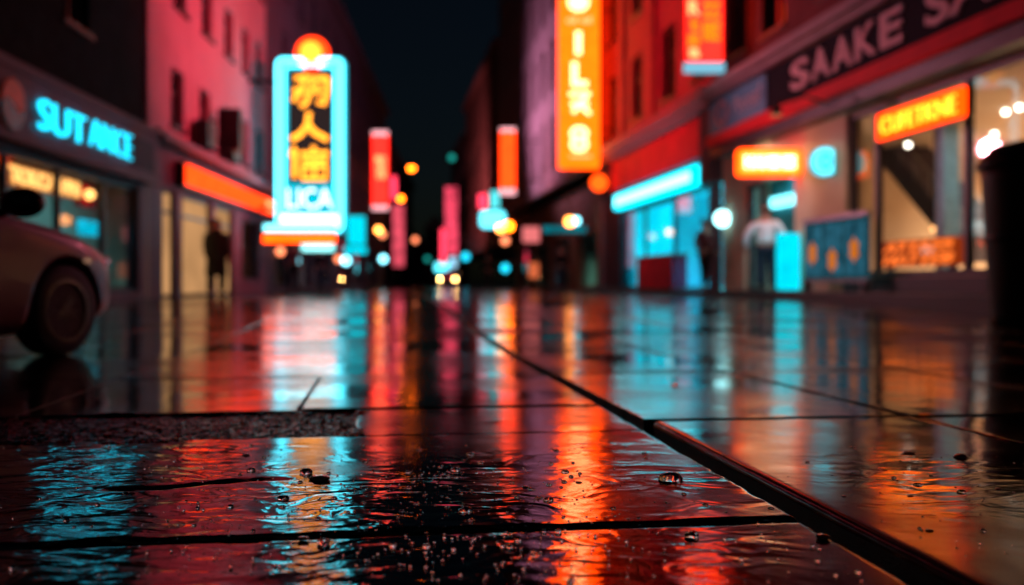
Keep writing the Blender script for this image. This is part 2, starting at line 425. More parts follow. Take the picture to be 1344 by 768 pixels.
# ------------------------------------------------------------------ pebbles and drops on the slabs
def g2(x, y):
    Y = CAMZ * FP / (y - HOR); return WX(x, Y), Y
proto = []
for i in range(5):
    b = MB(); b.ball((i * 3.1, 0, 0), 1, .8, .55, 20, 12, rough=.3)
    b.v = [v - Vector((i * 3.1, 0, 0)) for v in b.v]
    me = b.build('pebble', M['pebble'], smooth=True); proto.append(me.data); bpy.data.objects.remove(me)
peb = [(880, 630, 34), (420, 630, 26), (402, 621, 18), (612, 672, 20), (1261, 603, 19), (598, 618, 14), (583, 640, 13), (618, 597, 13), (632, 608, 9),
       (540, 660, 7), (720, 657, 14), (1193, 598, 14), (1205, 640, 12), (1262, 649, 13), (1195, 655, 9), (1222, 628, 6), (1220, 700, 10), (908, 703, 20), (926, 663, 9), (1080, 706, 20),
       (846, 596, 8), (818, 613, 7), (730, 592, 9), (742, 620, 11), (760, 634, 9), (705, 655, 8), (1310, 645, 9), (1120, 590, 8), (372, 655, 16), (398, 708, 16), (425, 712, 18),
       (323, 598, 9), (330, 618, 12), (165, 648, 9), (190, 628, 7), (255, 690, 7), (690, 640, 9), (665, 700, 7), (1012, 668, 9), (1108, 655, 8), (886, 506, 10), (1160, 620, 8),
       (1290, 700, 9), (700, 725, 8), (560, 700, 6), (805, 668, 8), (950, 600, 7), (1060, 610, 7)]
bead = MB(); bead.ball((0, 0, 0), 1, .85, .8, 24, 14, rough=.12); bo_ = bead.build('water_bead', M['drop'], smooth=True); bead_me = bo_.data; bpy.data.objects.remove(bo_)
for i, (x, y, w) in enumerate(peb):
    isb = i % 5 in (0, 2, 3)
    X, Y = g2(x, y); o = bpy.data.objects.new('water_bead' if isb else 'pebble', bead_me if isb else proto[i % 5]); C.objects.link(o)
    r_ = w / FP * Y / 2
    o.location = (X, Y, r_ * .16 + (.005 if X > .94 - .14 * Y else .0)); o.scale = (r_, r_ * rr.uniform(.8, 1.2), r_ * rr.uniform(.5, .75)); o.rotation_euler = (0, 0, rr.uniform(-.5, .5))
    if isb: tag(o, 'clear raised bead of rainwater glinting on the wet foreground slabs', 'water bead', 'beads of rainwater on the wet slabs')
    else: tag(o, 'small wet dark pebble lying on the shiny wet paving slabs in the foreground', 'pebble', 'pebbles scattered on the wet slabs')
d = MB()
for i in range(1150):
    k = i % 6
    if k == 0: x, y = rr.gauss(520, 60), rr.gauss(640, 50)
    elif k == 1: x, y = rr.gauss(640, 90), rr.gauss(640, 45)
    elif k == 2: x, y = rr.gauss(330, 90), rr.gauss(650, 60)
    elif k == 3: x, y = rr.uniform(0, 860), rr.uniform(585, 768)
    elif k == 4: x, y = rr.gauss(760, 90), rr.gauss(690, 60)
    else: x, y = rr.uniform(900, 1344), rr.uniform(590, 768)
    if y < 580 or y > 790: continue
    X, Y = g2(x, y)
    if abs(X - (.94 - .14 * Y)) < .10: continue
    vv_ = -X * SA + Y * CA
    if abs(vv_ - 1.925) < .022 or vv_ > 3.12: continue
    s_ = rr.uniform(.0012, .0034) * (2.3 if rr.random() < (.22 if k < 2 else .08) else 1)
    d.ball((X, Y, .0008 + (.005 if X > .94 - .14 * Y else 0)), s_, s_ * rr.uniform(.8, 1.3), s_ * .7, 12, 8)
tag(d.build('water_drops', M['drop'], smooth=True), 'fine spatter of raindrops beaded over the wet foreground slabs', 'water drops', kind='stuff')

# ------------------------------------------------------------------ text
def text_verts(s, bold=.02, shear=0):
    cu = bpy.data.curves.new('t', 'FONT'); cu.body = s; cu.offset = bold; cu.extrude = .05; cu.shear = shear; cu.resolution_u = 4
    o = bpy.data.objects.new('t', cu); C.objects.link(o)
    dg = bpy.context.evaluated_depsgraph_get(); me = bpy.data.meshes.new_from_object(o.evaluated_get(dg))
    vs = [v.co.copy() for v in me.vertices]; fs = [tuple(p.vertices) for p in me.polygons]
    bpy.data.objects.remove(o); bpy.data.curves.remove(cu); bpy.data.meshes.remove(me)
    x0, x1 = min(v.x for v in vs), max(v.x for v in vs); y0, y1 = min(v.y for v in vs), max(v.y for v in vs)
    return [((v.x - x0) / (x1 - x0), (v.y - y0) / (y1 - y0), (v.z + .05) / .1) for v in vs], fs
def add_text(mb, s, put, bold=.02, shear=0):      # put(u, v, w) with all in 0..1
    vs, fs = text_verts(s, bold, shear); n = len(mb.v)
    mb.v += [Vector(put(*v)) for v in vs]
    for f in fs: mb.f.append(tuple(n + i for i in f)); mb.m.append(0)
    return mb
def faceput(x0, x1, z0, z1, Y, th=.03):           # facing the camera
    return lambda u, v, w: (x0 + (x1 - x0) * u, Y - th * w, z0 + (z1 - z0) * v)
def wallput(mp, a0, a1, z0, z1, b, th=.03):
    return lambda u, v, w: mp(a0 + (a1 - a0) * u, b + th * w, z0 + (z1 - z0) * v)
def rrect(x0, x1, z0, z1, r, n=5):
    pts = []
    for cx, cz, a in ((x1 - r, z1 - r, 0), (x0 + r, z1 - r, 90), (x0 + r, z0 + r, 180), (x1 - r, z0 + r, 270)):
        for i in range(n + 1):
            t = R(a + 90 * i / n); pts.append((cx + r * math.cos(t), cz + r * math.sin(t)))
    return pts
def camput(x, z, d): return Vector((x, d, z))

# ------------------------------------------------------------------ buildings
def facade(mp, a0, a1, z0, z1, opens, depth=.25, mb=None, b=0):
    mb = mb or MB()
    As = sorted({a0, a1, *[o[0] for o in opens], *[o[1] for o in opens]}); Zs = sorted({z0, z1, *[o[2] for o in opens], *[o[3] for o in opens]})
    As = [a for a in As if a0 <= a <= a1]; Zs = [z for z in Zs if z0 <= z <= z1]
    for i in range(len(As) - 1):
        for j in range(len(Zs) - 1):
            ca, cz = (As[i] + As[i + 1]) / 2, (Zs[j] + Zs[j + 1]) / 2
            if any(o[0] < ca < o[1] and o[2] < cz < o[3] for o in opens): continue
            mb.quad([mp(As[i], b, Zs[j]), mp(As[i + 1], b, Zs[j]), mp(As[i + 1], b, Zs[j + 1]), mp(As[i], b, Zs[j + 1])])
    for o in opens:
        p = [(o[0], o[2]), (o[1], o[2]), (o[1], o[3]), (o[0], o[3])]
        for k in range(4):
            (x, z), (x2, z2) = p[k], p[(k + 1) % 4]
            mb.quad([mp(x, b, z), mp(x2, b, z2), mp(x2, b - depth, z2), mp(x, b - depth, z)])
    return mb
def window(mp, o, par, b=0, depth=.2, pane=None, sill=True):
    a0, a1, z0, z1 = o; f = MB(); t = .07
    for x0, x1, y0, y1 in ((a0, a0 + t, z0, z1), (a1 - t, a1, z0, z1), (a0 + t, a1 - t, z0, z0 + t), (a0 + t, a1 - t, z1 - t, z1), ((a0 + a1) / 2 - .025, (a0 + a1) / 2 + .025, z0 + t, z1 - t), (a0 + t, a1 - t, z0 + (z1 - z0) * .62, z0 + (z1 - z0) * .62 + .045)):
        f.box(mp, x0, x1, b - depth, b - depth + .06, y0, y1)
    if sill: f.box(mp, a0 - .08, a1 + .08, b - depth + .1, b + .07, z0 - .09, z0 - .004)
    w = f.build('window', M['frame'], par)
    q = MB(); q.box(mp, a0 + t, a1 - t, b - depth - .02, b - depth + .02, z0 + t, z1 - t)
    q.build('pane', pane or M['pane'], w)
def room(mp, a0, a1, d, z0, z1, par, wallm, b=-.3, fl=None):
    q = MB()
    q.quad([mp(a0, -d, z0), mp(a1, -d, z0), mp(a1, -d, z1), mp(a0, -d, z1)])
    q.quad([mp(a0, b, z0), mp(a0, -d, z0), mp(a0, -d, z1), mp(a0, b, z1)])
    q.quad([mp(a1, b, z0), mp(a1, -d, z0), mp(a1, -d, z1), mp(a1, b, z1)])
    q.quad([mp(a0, b, z1), mp(a1, b, z1), mp(a1, -d, z1), mp(a0, -d, z1)])
    q.quad([mp(a0, b, z0), mp(a1, b, z0), mp(a1, -d, z0), mp(a0, -d, z0)], 1)
    return q.build('interior', [wallm, fl or M['floor']], par)
def area(mp, a, b, z, sx, sy, col, power, rot=(0, 0, 0)):
    l = bpy.data.lights.new('ceiling_light', 'AREA'); l.shape = 'RECTANGLE'; l.size = sx; l.size_y = sy; l.color = col; l.energy = power; l.spread = R(105)
    o = bpy.data.objects.new('ceiling_light', l); C.objects.link(o); o.location = mp(a, b, z); o.rotation_euler = rot; return o
def spot(p, target, col, power, size=70, rad=.25, blend=1):
    l = bpy.data.lights.new('added_spot', 'SPOT'); l.color = col; l.energy = power; l.spot_size = R(size); l.spot_blend = blend; l.shadow_soft_size = rad
    o = bpy.data.objects.new('added_spot', l); C.objects.link(o); o.location = p
    o.rotation_euler = (Vector(target) - Vector(p)).to_track_quat('-Z', 'Y').to_euler(); return o
def shopglass(mp, a0, a1, z0, z1, par, mull=(), b=-.12, t=.07, rail=None, pm=None):
    f = MB(); f.box(mp, a0, a1, b - .04, b + .04, z0, z0 + t); f.box(mp, a0, a1, b - .04, b + .04, z1 - t, z1)
    for a in (a0 + t / 2, a1 - t / 2) + tuple(mull): f.box(mp, a - t / 2, a + t / 2, b - .05, b + .05, z0 + t, z1 - t)
    if rail: f.box(mp, a0 + t, a1 - t, b - .03, b + .03, rail, rail + t)
    w = f.build('shopfront_window', M['frame'], par)
    q = MB(); q.box(mp, a0 + t, a1 - t, b - .01, b + .01, z0 + t, z1 - t); q.build('pane', pm or M['shopglass'], w)

# ---- L1: low lit shop under a dark building
b = thing('shop_building', 'dark tall building behind the car with glazed shop under a dull mauve fascia', 'building', (XL(13), 13, 0))
sh = (11.0, 17.95, .35, 2.32)
w = facade(LM, 3.0, 18.42, -.1, 2.40, [sh]); w.build('wall', M['fascia'], b)
ops = [(a, a + 1.0, z, z + 1.7) for z in (4.6, 8.2) for a in (8.5, 11.6, 14.7)]
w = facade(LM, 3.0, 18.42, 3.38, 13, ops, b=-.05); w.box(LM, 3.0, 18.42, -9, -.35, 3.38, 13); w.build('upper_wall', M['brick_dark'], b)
for o in ops: window(LM, o, b, b=-.05)
w = MB(); w.box(LM, 3.0, 18.40, -.3, .22, 2.40, 3.38); w.box(LM, 3.0, 18.40, .22, .27, 3.30, 3.44); w.box(LM, 3, 18.4, .22, .26, 2.37, 2.45); w.build('fascia', M['fascia'], b, bevel=.01)
w = MB(); w.box(LM, 16.85, 18.05, .22, .25, 2.60, 3.14); w.build('fascia_panel', M['slate'], b, bevel=.01)
shopglass(LM, *sh, b, mull=(12.9, 14.6, 16.4))
room(LM, 10.8, 18.1, 5, .18, 2.9, b, M['cream'])
w = MB(); w.box(LM, 11.2, 17.9, -1.9, -1.4, .2, .95); w.box(LM, 12.5, 15.5, -4.9, -4.5, .2, 2.2); w.build('counter', M['wood'], b)
w = MB(); w.box(LM, 16.55, 17.4, -.6, -.5, 1.35, 1.62); w.build('lit_display', M['e_cyan_soft'], b)
w = MB(); w.box(LM, 16.4, 17.3, -.6, -.56, 1.85, 2.25); w.build('poster', M['redband'], b)
w = MB(); w.box(LM, 16.3, 17.85, -1.2, -1.0, .25, 1.2); w.build('display_stand', M['tealwall'], b)
area(LM, 14.3, -2.5, 2.8, 1.5, 5, (1, .6, .3), 60)
area(LM, 17.2, -2.0, 2.8, 1.2, 1.2, (.1, .8, 1), 18)
t = thing('shop_sign', 'cyan neon letters SUT ANCE on the mauve fascia above the car', 'sign', LM(15, .23, 2.86))
q = MB(); add_text(q, 'SUT', wallput(LM, 13.12, 14.72, 2.64, 3.06, .25, .05), -.018); add_text(q, 'ANCE', wallput(LM, 14.92, 16.75, 2.67, 3.09, .25, .05), -.03); q.build('letters', emit('cyan_letters', (.006, .42, .6), 4.2), t)
q = MB(); q.box(LM, 13.1, 16.65, .222, .245, 2.83, 2.87); q.build('mounting_rail', M['metal_dark'], t)
t = thing('round_logo', 'round red and teal emblem on the fascia left of the cyan letters', 'emblem', LM(12.35, .25, 2.83))
for nm, m_, top in (('upper_half', mat('emblem_red', (.75, .04, .02), .4), 1), ('lower_half', mat('emblem_teal', (.03, .3, .42), .4), -1)):
    q = MB(); pts = [(12.4 + .33 * math.cos(R(180 * i / 16)), 2.83 + top * .33 * math.sin(R(180 * i / 16))) for i in range(17)]
    pts += [(12.4 - .33 + .66 * i / 10, 2.83 + .07 * math.sin(i / 10 * 2 * math.pi) + top * .012) for i in range(1, 10)]
    q.prism(pts, .222, .27, lambda x, y, d: LM(x, d, y)); q.build(nm, m_, t)
t = thing('bulb_sign', 'warm glowing bulb lettering TOKCASHIBI inside the left shop window', 'sign', LM(14, -.45, 2.2))
q = MB(); add_text(q, 'TOKCASHIBI', wallput(LM, 13.75, 16.25, 1.96, 2.22, -.45, .03), .05); q.build('letters', emit('bulb_letters', (1, .42, .10), 2.6, .5, 9), t)
q = MB(); q.box(LM, 13.7, 16.3, -.5, -.46, 1.93, 2.25); q.build('backing', emit('bulb_backing', (1, .25, .06), .5), t)
q = MB(); q.tube([LM(13.9, -.48, 2.25), LM(13.9, -.48, 2.9)], .01, 6); q.tube([LM(16.1, -.48, 2.25), LM(16.1, -.48, 2.9)], .01, 6); q.build('hanger', M['metal_dark'], t)
t = thing('pendant_lamp', 'small round warm lamp hanging right of the bulb lettering', 'lamp', LM(16.9, -.5, 2.1))
q = MB(); q.ball(LM(16.85, -.5, 2.07), .09); q.build('globe', emit('globe', (1, .42, .1), 5), t); q = MB(); q.tube([LM(16.85, -.5, 2.14), LM(16.85, -.5, 2.9)], .008, 6); q.build('cord', M['metal_dark'], t)

# ---- L2: pink lit plaster building
b = thing('plaster_building', 'pale plaster building washed in pink red light with small dark windows', 'building', (XL(24), 24, 0))
doors = [(19.35, 20.25, .2, 2.45), (20.7, 23.15, .2, 2.45), (23.45, 25.3, .2, 2.45), (26.3, 28.4, .6, 2.3)]
facade(LM, 18.45, 29.4, -.1, 3.30, doors, .3).build('ground_floor_wall', M['fascia'], b)
ops = [(a - .45, a + .45, z, z + 1.22) for z, ao in ((3.83, 0), (6.4, .2), (9.1, .2), (11.6, .2)) for a in (20.35 + ao, 22.5 + ao, 24.6 + ao, 26.6 + ao * .5, 28.5)]
w = facade(LM, 18.45, 29.4, 3.52, 13.6, ops); w.box(LM, 18.45, 29.4, -9, -.3, 3.5, 13.6); w.build('wall', M['plaster'], b)
for o in ops: window(LM, o, b)
w = MB(); w.box(LM, 18.4, 29.45, -.05, .38, 3.30, 3.40); w.box(LM, 18.4, 29.45, -.05, .26, 3.40, 3.515); w.build('cornice', M['cornice'], b, bevel=.015)
w = MB(); w.box(LM, 18.35, 29.5, -.3, .45, 13.6, 13.9); w.build('roof_cornice', M['cornice'], b, bevel=.03)
room(LM, 19.0, 28.9, 2.6, .19, 2.8, b, M['cream'])
for dd in doors[:3]: shopglass(LM, *dd, b, rail=1.95, pm=M['e_glow'])
shopglass(LM, *doors[3], b)
area(LM, 21.5, -1.4, 2.7, 1.2, 4, (1, .58, .27), 60); area(LM, 25.0, -1.4, 2.7, 1.2, 3, (1, .60, .32), 60)
w = MB(); w.box(LM, 19.2, 20.6, -1.6, -1.0, .2, 1.1); w.build('counter', M['wood'], b)
t = thing('light_strip_sign', 'long glowing red orange strip sign over the lit doorway', 'sign', LM(24.5, .1, 2.8))
q = MB(); q.box(LM, 20.1, 29.3, .02, .22, 2.55, 3.08); q.build('cabinet', M['metal_dark'], t, bevel=.01)
q = MB(); q.box(LM, 20.2, 29.2, .22, .26, 2.60, 3.03); q.build('face', M['e_redorange'], t)
q = MB(); q.box(LM, 28.3, 29.25, .262, .30, 2.68, 2.97); q.build('end_cap', M['e_letter_soft'], t)
t = thing('unlit_sign', 'unlit dark box sign projecting between the windows of the pink wall', 'sign', LM(23, .1, 4.2))
q = MB(); q.box(LM, 22.95, 23.25, .18, .72, 3.72, 4.72); q.build('cabinet', M['black'], t, bevel=.02); q = MB(); q.box(LM, 23.05, 23.15, 0, .18, 3.95, 4.0); q.box(LM, 23.05, 23.15, 0, .18, 4.4, 4.45); q.build('bracket', M['metal_dark'], t)
for i, a in enumerate((21.6, 24.0)):
    t = thing('air_conditioner', ('dark air conditioning unit fixed left of the unlit box sign', 'dark air conditioning unit fixed right of the unlit box sign')[i], 'air conditioner', LM(a, .1, 3.7))
    q = MB(); q.box(LM, a - .38, a + .38, .08, .42, 3.60, 4.15); q.build('casing', M['black'], t, bevel=.03)
    q = MB(); q.lathe(LM(a, .42, 3.88), [(.2, 0), (.2, .02), (.05, .03)], 16, axis='x'); q.build('fan_grille', M['metal_dark'], t)
    q = MB(); q.box(LM, a - .3, a - .25, 0, .4, 3.54, 3.6); q.box(LM, a + .25, a + .3, 0, .4, 3.54, 3.6); q.build('bracket', M['metal_dark'], t)

# ---- L3 and beyond
def block(mp, name, label, a0, a1, h, m, zw, wy, pitch, ww, gh=3.3, gmat='slate', lit=0, rec=0, cor=True, seed=1):
    rn = random.Random(seed)
    bb = thing(name, label, 'building', mp((a0 + a1) / 2, 0, 0))
    n = int((a1 - a0 - 1) / pitch); off = (a1 - a0 - n * pitch) / 2
    ops = [(a0 + off + pitch * i + (pitch - ww) / 2, a0 + off + pitch * i + (pitch + ww) / 2, z, z + wy) for z in zw for i in range(n)]
    q = facade(mp, a0, a1, gh, h, ops); q.box(mp, a0, a1, -9, -.3, gh, h); q.quad([mp(a0, 0, gh), mp(a1, 0, gh), mp(a1, -1.6, gh), mp(a0, -1.6, gh)])
    q.quad([mp(a0, 0, gh), mp(a0, -.3, gh), mp(a0, -.3, h), mp(a0, 0, h)]); q.quad([mp(a1, 0, gh), mp(a1, -.3, gh), mp(a1, -.3, h), mp(a1, 0, h)])
    q.build('wall', m, bb)
    for o in ops: window(mp, o, bb, pane=M['e_lit'] if rn.random() < lit else None, sill=True)
    if cor:
        q = MB(); q.box(mp, a0, a1, -.4, .4, h, h + .35); q.build('roof_cornice', m, bb, bevel=.03)
    return bb
b = block(LM, 'office_building', 'dark violet long building behind the cyan framed neon sign', 29.5, 73, 13.3, M['slate'], (4.4, 7.4, 10.4), 1.7, 3.1, 1.1, gh=3.3, seed=4)
op3 = [(31, 33.6, .4, 2.6), (35, 38.5, .4, 2.7), (40.5, 44, .4, 2.7), (47, 51, .4, 2.7), (54, 58, .4, 2.7), (61, 66, .4, 2.7)]
facade(LM, 29.5, 73, -.1, 3.3, op3, .3, b=-.02).build('ground_floor_wall', M['slate'], b)
room(LM, 29.8, 72, 4, .19, 3.2, b, M['cream'])
for i, o in enumerate(op3): shopglass(LM, *o, b, b=-.2)
area(LM, 32.3, -2, 3.1, 1.5, 2.5, (1, .5, .3), 30); area(LM, 37, -2, 3.1, 1.5, 3, (1, .62, .4), 60); area(LM, 42, -2, 3.1, 2, 3, (.2, .8, 1), 60); area(LM, 49, -2, 3.1, 2, 3, (1, .45, .25), 70); area(LM, 60, -2, 3.1, 2, 9, (.7, .6, .9), 120)
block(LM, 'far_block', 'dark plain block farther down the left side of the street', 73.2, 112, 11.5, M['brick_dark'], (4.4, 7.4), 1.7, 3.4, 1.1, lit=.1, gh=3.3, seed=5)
# ---- right side
b1 = thing('corner_shop_building', 'large shop building on the right with wide lit windows below a charcoal signboard', 'building', (XR(16), 16, 0))
glass1 = (8.2, 17.1, .62, 3.52); door1 = (19.25, 21.95, .34, 2.75); over1 = (19.25, 21.95, 2.75, 3.52)
facade(RM, 6, 23.35, -.1, 3.55, [glass1, door1], .3).build('ground_floor_wall', M['beige'], b1)
q = MB(); q.box(RM, 6, 17.1, .004, .06, .344, .60); q.build('stall_riser', M['plinth'], b1)
q = MB(); q.box(RM, 6, 23.35, -.3, .30, 3.555, 3.80); q.build('shutter_box', M['metal_dark'], b1, bevel=.01)
q = MB(); q.box(RM, 6, 23.35, -.3, .42, 3.803, 4.06); q.build('red_band', M['redband'], b1, bevel=.015)
q = MB(); q.box(RM, 6, 23.35, -.3, .30, 4.063, 4.95); q.build('signboard', M['board'], b1, bevel=.01)
q = MB(); q.box(RM, 6, 23.35, -.3, .44, 4.953, 5.08); q.box(RM, 6, 23.35, -.3, .56, 5.083, 5.22); q.box(RM, 6, 23.35, -.3, .36, 5.223, 5.38); q.build('cornice', M['cornice'], b1, bevel=.015)
ops = [(a - .6, a + .6, z, z + 2.1) for z in (5.9, 9.3) for a in (9, 11.8, 14.7, 17.5, 20.3, 22.4)]
ops = [o for o in ops if o[1] < 23.2]
q = facade(RM, 6, 23.35, 5.38, 14, ops); q.box(RM, 6, 23.35, -9, -.3, 5.38, 14); q.build('wall', mat('maroon_render', (.16, .05, .055), .85, var=.2, scale=.9, spec=.1), b1)
for o in ops: window(RM, o, b1)
shopglass(RM, *glass1, b1, mull=(10.2, 13.7, 16.2), t=.09)
room(RM, 6.3, 23.0, 7.5, .345, 3.55, b1, M['cream'])
q = MB(); q.box(RM, 18.9, 19.1, -1.0, -.3, .35, 3.5); q.build('partition', M['beige'], b1)
q = MB(); q.box(RM, 20.6, 22.6, -.98, -.86, 2.28, 2.52); q.build('lit_lintel', emit('door_tube', (.2, .9, 1), 3), b1)
q = MB(); q.box(RM, 18.9, 22.95, -1.2, -1.003, .35, 3.5); q.build('door_backdrop', mat('deep_teal_wall', (.04, .22, .26), .6), b1)
shopglass(RM, 21.15, 21.95, .345, 2.74, b1, b=-.15)       # fixed side light; the door stands open
area(RM, 18.6, .33, 3.54, .14, 6.5, (1, .68, .42), 26)
area(RM, 20.6, -.65, 3.4, .5, 2.0, (.15, .8, 1), 55)
for a, bb_, p in ((10, -4, 70), (13.6, -4.5, 300), (17, -5, 480), (21, -6, 260)): area(RM, a, bb_, 3.5, 2.6, 2.6, (1, .60, .33), p * 1.8)
area(RM, 15.0, -.8, 3.45, .8, 1.2, (.4, .9, 1), 14)
# stair / escalator inside
def RB(x, bb): return (8.29 - bb) / ((x - 672) / FP + .134)          # depth along a plane bb metres behind the facade
t = thing('stair', 'dark diagonal staircase descending inside the lit shop window', 'staircase', RM(19, -3, .35))
p0 = (RB(1148, -3.0), 0); p1 = (RB(1262, -3.0), 0)
za, zb = WZ(205, p0[0]), WZ(345, p1[0])
q = MB(); q.prism([(p0[0], za), (p1[0], zb), (p1[0] - .1, zb + .55), (p0[0] + .2, za + .75)], -3.9, -3.0, lambda x, y, dd: RM(x, dd, y)); q.build('flight', M['slate'], t)
q = MB(); q.tube([RM(p0[0], -3.0, za + 1.15), RM(p1[0], -3.0, zb + 1.0)], .03, 8)
for i in range(7):
    k = i / 6; q.tube([RM(p0[0] + (p1[0] - p0[0]) * k, -3.0, za + .5 + (zb - za) * k), RM(p0[0] + (p1[0] - p0[0]) * k, -3.0, za + 1.12 + (zb - za - .1) * k)], .014, 6)
q.build('handrail', M['metal_grey'], t)
q = MB(); q.box(RM, 15.9, 16.15, -1.3, -1.05, .35, 3.54); tag(q.build('shop_column', mat('pale_teal_column', (.35, .5, .5), .5)), 'pale teal square column just inside the shop glass', 'column')
q = MB(); q.box(RM, 18.9, 20.0, -7.45, -7.35, .36, 2.4); q.build('back_door', M['dark'], b1)
t = thing('shelf_unit', 'low shelf unit stacked with goods behind the right window', 'shelf', RM(11.6, -3.4, .35))
q = MB()
for z in (.35, .9, 1.4): q.box(RM, 10.3, 13.1, -3.9, -3.3, z, z + .05)
for a in (10.3, 11.7, 13.05): q.box(RM, a, a + .05, -3.9, -3.3, .35, 1.9)
q.build('rack', M['metal_dark'], t)
q = MB()
for z in (.95, 1.45):
    a = 10.4
    while a < 12.9:
        w_ = rr.uniform(.12, .3); q.box(RM, a, a + w_, -3.8, -3.4, z + .004, z + rr.uniform(.2, .36)); a += w_ + .04
q.build('goods', mat('boxed_goods', (.4, .2, .1), .5, var=.7, scale=4), t)
for i, (x, y, z) in enumerate([(1320, 147, 3.5), (1338, 141, 3.5), (1271, 184, 3.5), (1305, 176, 3.5), (1192, 190, 3.3), (1248, 213, 2.9), (1107, 200, 3.1), (1090, 193, 3.2), (1226, 300, None)]):
    if z is None: Y = 17.6; z = WZ(y, Y)
    else: Y = (z - CAMZ) * FP / (HOR - y)
    X = WX(x, Y); big = .11 if i == 6 else .055
    wh = ('in the top right corner', 'at the right edge of the view', 'left of the window mullion', 'right of the window mullion', 'beneath the orange window sign', 'lower and dimmer near the mullion', 'right of the round cyan sign', 'touching the round cyan sign', 'in front of the stair foot')[i]
    t = thing('ceiling_spotlight' if i < 8 else 'globe_lamp', 'small round %s %s' % ('white spotlight' if i < 8 else 'warm glowing lamp', wh), 'lamp', (X, Y, z), 'lamps inside the right shop')
    q = MB(); q.ball((X, Y, z), big); q.build('bulb', M['e_bulb'] if i < 5 or i in (6, 7) else (M['e_bluewhite'] if i == 5 else emit('amber_globe', (1, .4, .12), 4)), t)
    q = MB(); q.tube([(X, Y, z + big), (X, Y, 3.55)], .015, 6); q.lathe((X, Y, z + big * .6), [(big * .8, 0), (big * .5, .06)], 12); q.build('holder', M['bulb_cap'], t)
# window display sign, low
t = thing('display_sign', 'low glowing orange two row lettered display behind the shop glass', 'sign', RM(15, -.5, 1.0))
a0, a1 = RB(1155, -.35), RB(1258, -.35)
q = MB(); q.box(RM, a1, a0, -.46, -.36, .78, 1.22); q.build('panel', emit('display_back', (1, .10, .01), .35), t)
q = MB(); add_text(q, 'ATTAEB', wallput(RM, a0 - .1, a1 + .1, 1.02, 1.19, -.35, .03), .02, .4); q.build('lettering', M['e_display'], t); q = MB(); add_text(q, 'HATTEB', wallput(RM, a0 - .1, a1 + .1, .81, .98, -.35, .03), .02, .4); q.build('lettering', M['e_display'], t)
q = MB(); q.box(RM, a1 + .2, a1 + .3, -.44, -.38, .35, .78); q.box(RM, a0 - .3, a0 - .2, -.44, -.38, .35, .78); q.build('leg', M['metal_dark'], t)
# signboard lettering
t = thing('shop_lettering', 'dull pink capital letters SAAKE SA on the charcoal signboard', 'lettering', RM(15, .3, 4.3))
q = MB()
ls = 'SAAKE'; ap = [YRp(1060), YRp(1088), YRp(1117), YRp(1148), YRp(1182), YRp(1218)]
for i, c in enumerate(ls): add_text(q, c, wallput(RM, ap[i], ap[i + 1] + .1, 4.24, 4.80, .302, .04), .022)
q.build('letters', M['letters'], t); q = MB()
add_text(q, 'SA', wallput(RM, YRp(1244), YRp(1340), 4.24, 4.80, .302, .04), .022); q.build('letters', M['letters'], t); q = MB(); add_text(q, 'AKE', wallput(RM, 12.15, 9.9, 4.24, 4.80, .302, .04), .022)
q.build('letters', M['letters'], t)
t = thing('brand_panel', 'end panel of the signboard with cyan light in its colour, pale ring and script word', 'sign panel', RM(22, .3, 4.3))
q = MB(); q.box(RM, 19.9, 23.3, .302, .33, 4.10, 4.90); q.build('panel', mat('cyan_lit_panel', (.04, .3, .5), .5), t)  # cyan light on this end of the board is put into its colour
q = MB(); q.tube([RM(22.4 + .32 * math.cos(R(i * 15)), .345, 4.5 + .26 * math.sin(R(i * 15))) for i in range(24)], .05, 6, True); q.build('ring', M['letters'], t)
q = MB(); add_text(q, 'Poosal', wallput(RM, 21.8, 20.1, 4.36, 4.72, .332, .02), .0, .4); q.build('script', mat('script_paint', (.5, .6, .7), .5), t)
# step
q = MB(); q.box(RM, 6, 36.2, -.35, .55, -.1, .34); q.v = [v for v in q.v]; tag(q.build('shop_step', M['plinth'], bevel=.012), 'long low dark granite step running below the shopfronts on the right', 'step')
# yellow box sign over the door
def wallbox(mp, name, label, a0, a1, z0, z1, b0, th, face, txt, letm, rim=.05, bold=.03, tsz=.7, casing=None, pad=.08, shear=0):
    t = thing(name, label, 'sign', mp((a0 + a1) / 2, b0, z0)); lo, hi = min(a0, a1), max(a0, a1)
    q = MB(); q.prism(rrect(lo, hi, z0, z1, .08), b0, b0 + th, lambda x, y, dd: mp(x, dd, y)); q.build('cabinet', casing or M['metal_dark'], t)
    q = MB(); q.prism(rrect(lo + rim, hi - rim, z0 + rim, z1 - rim, .05), b0 + th + .002, b0 + th + .03, lambda x, y, dd: mp(x, dd, y)); q.build('face', face, t)
    if txt:
        h = (z1 - z0) * tsz; zc = (z0 + z1) / 2; w_ = (a1 - a0); q = MB()
        add_text(q, txt, wallput(mp, a0 + w_ * pad, a1 - w_ * pad, zc - h / 2, zc + h / 2, b0 + th + .034, .03), bold, shear); q.build('lettering', letm, t)
    q = MB(); q.box(mp, lo + .3, lo + .36, 0, b0, (z0 + z1) / 2, (z0 + z1) / 2 + .05); q.box(mp, hi - .36, hi - .3, 0, b0, (z0 + z1) / 2, (z0 + z1) / 2 + .05); q.build('bracket', M['metal_dark'], t)
    return t

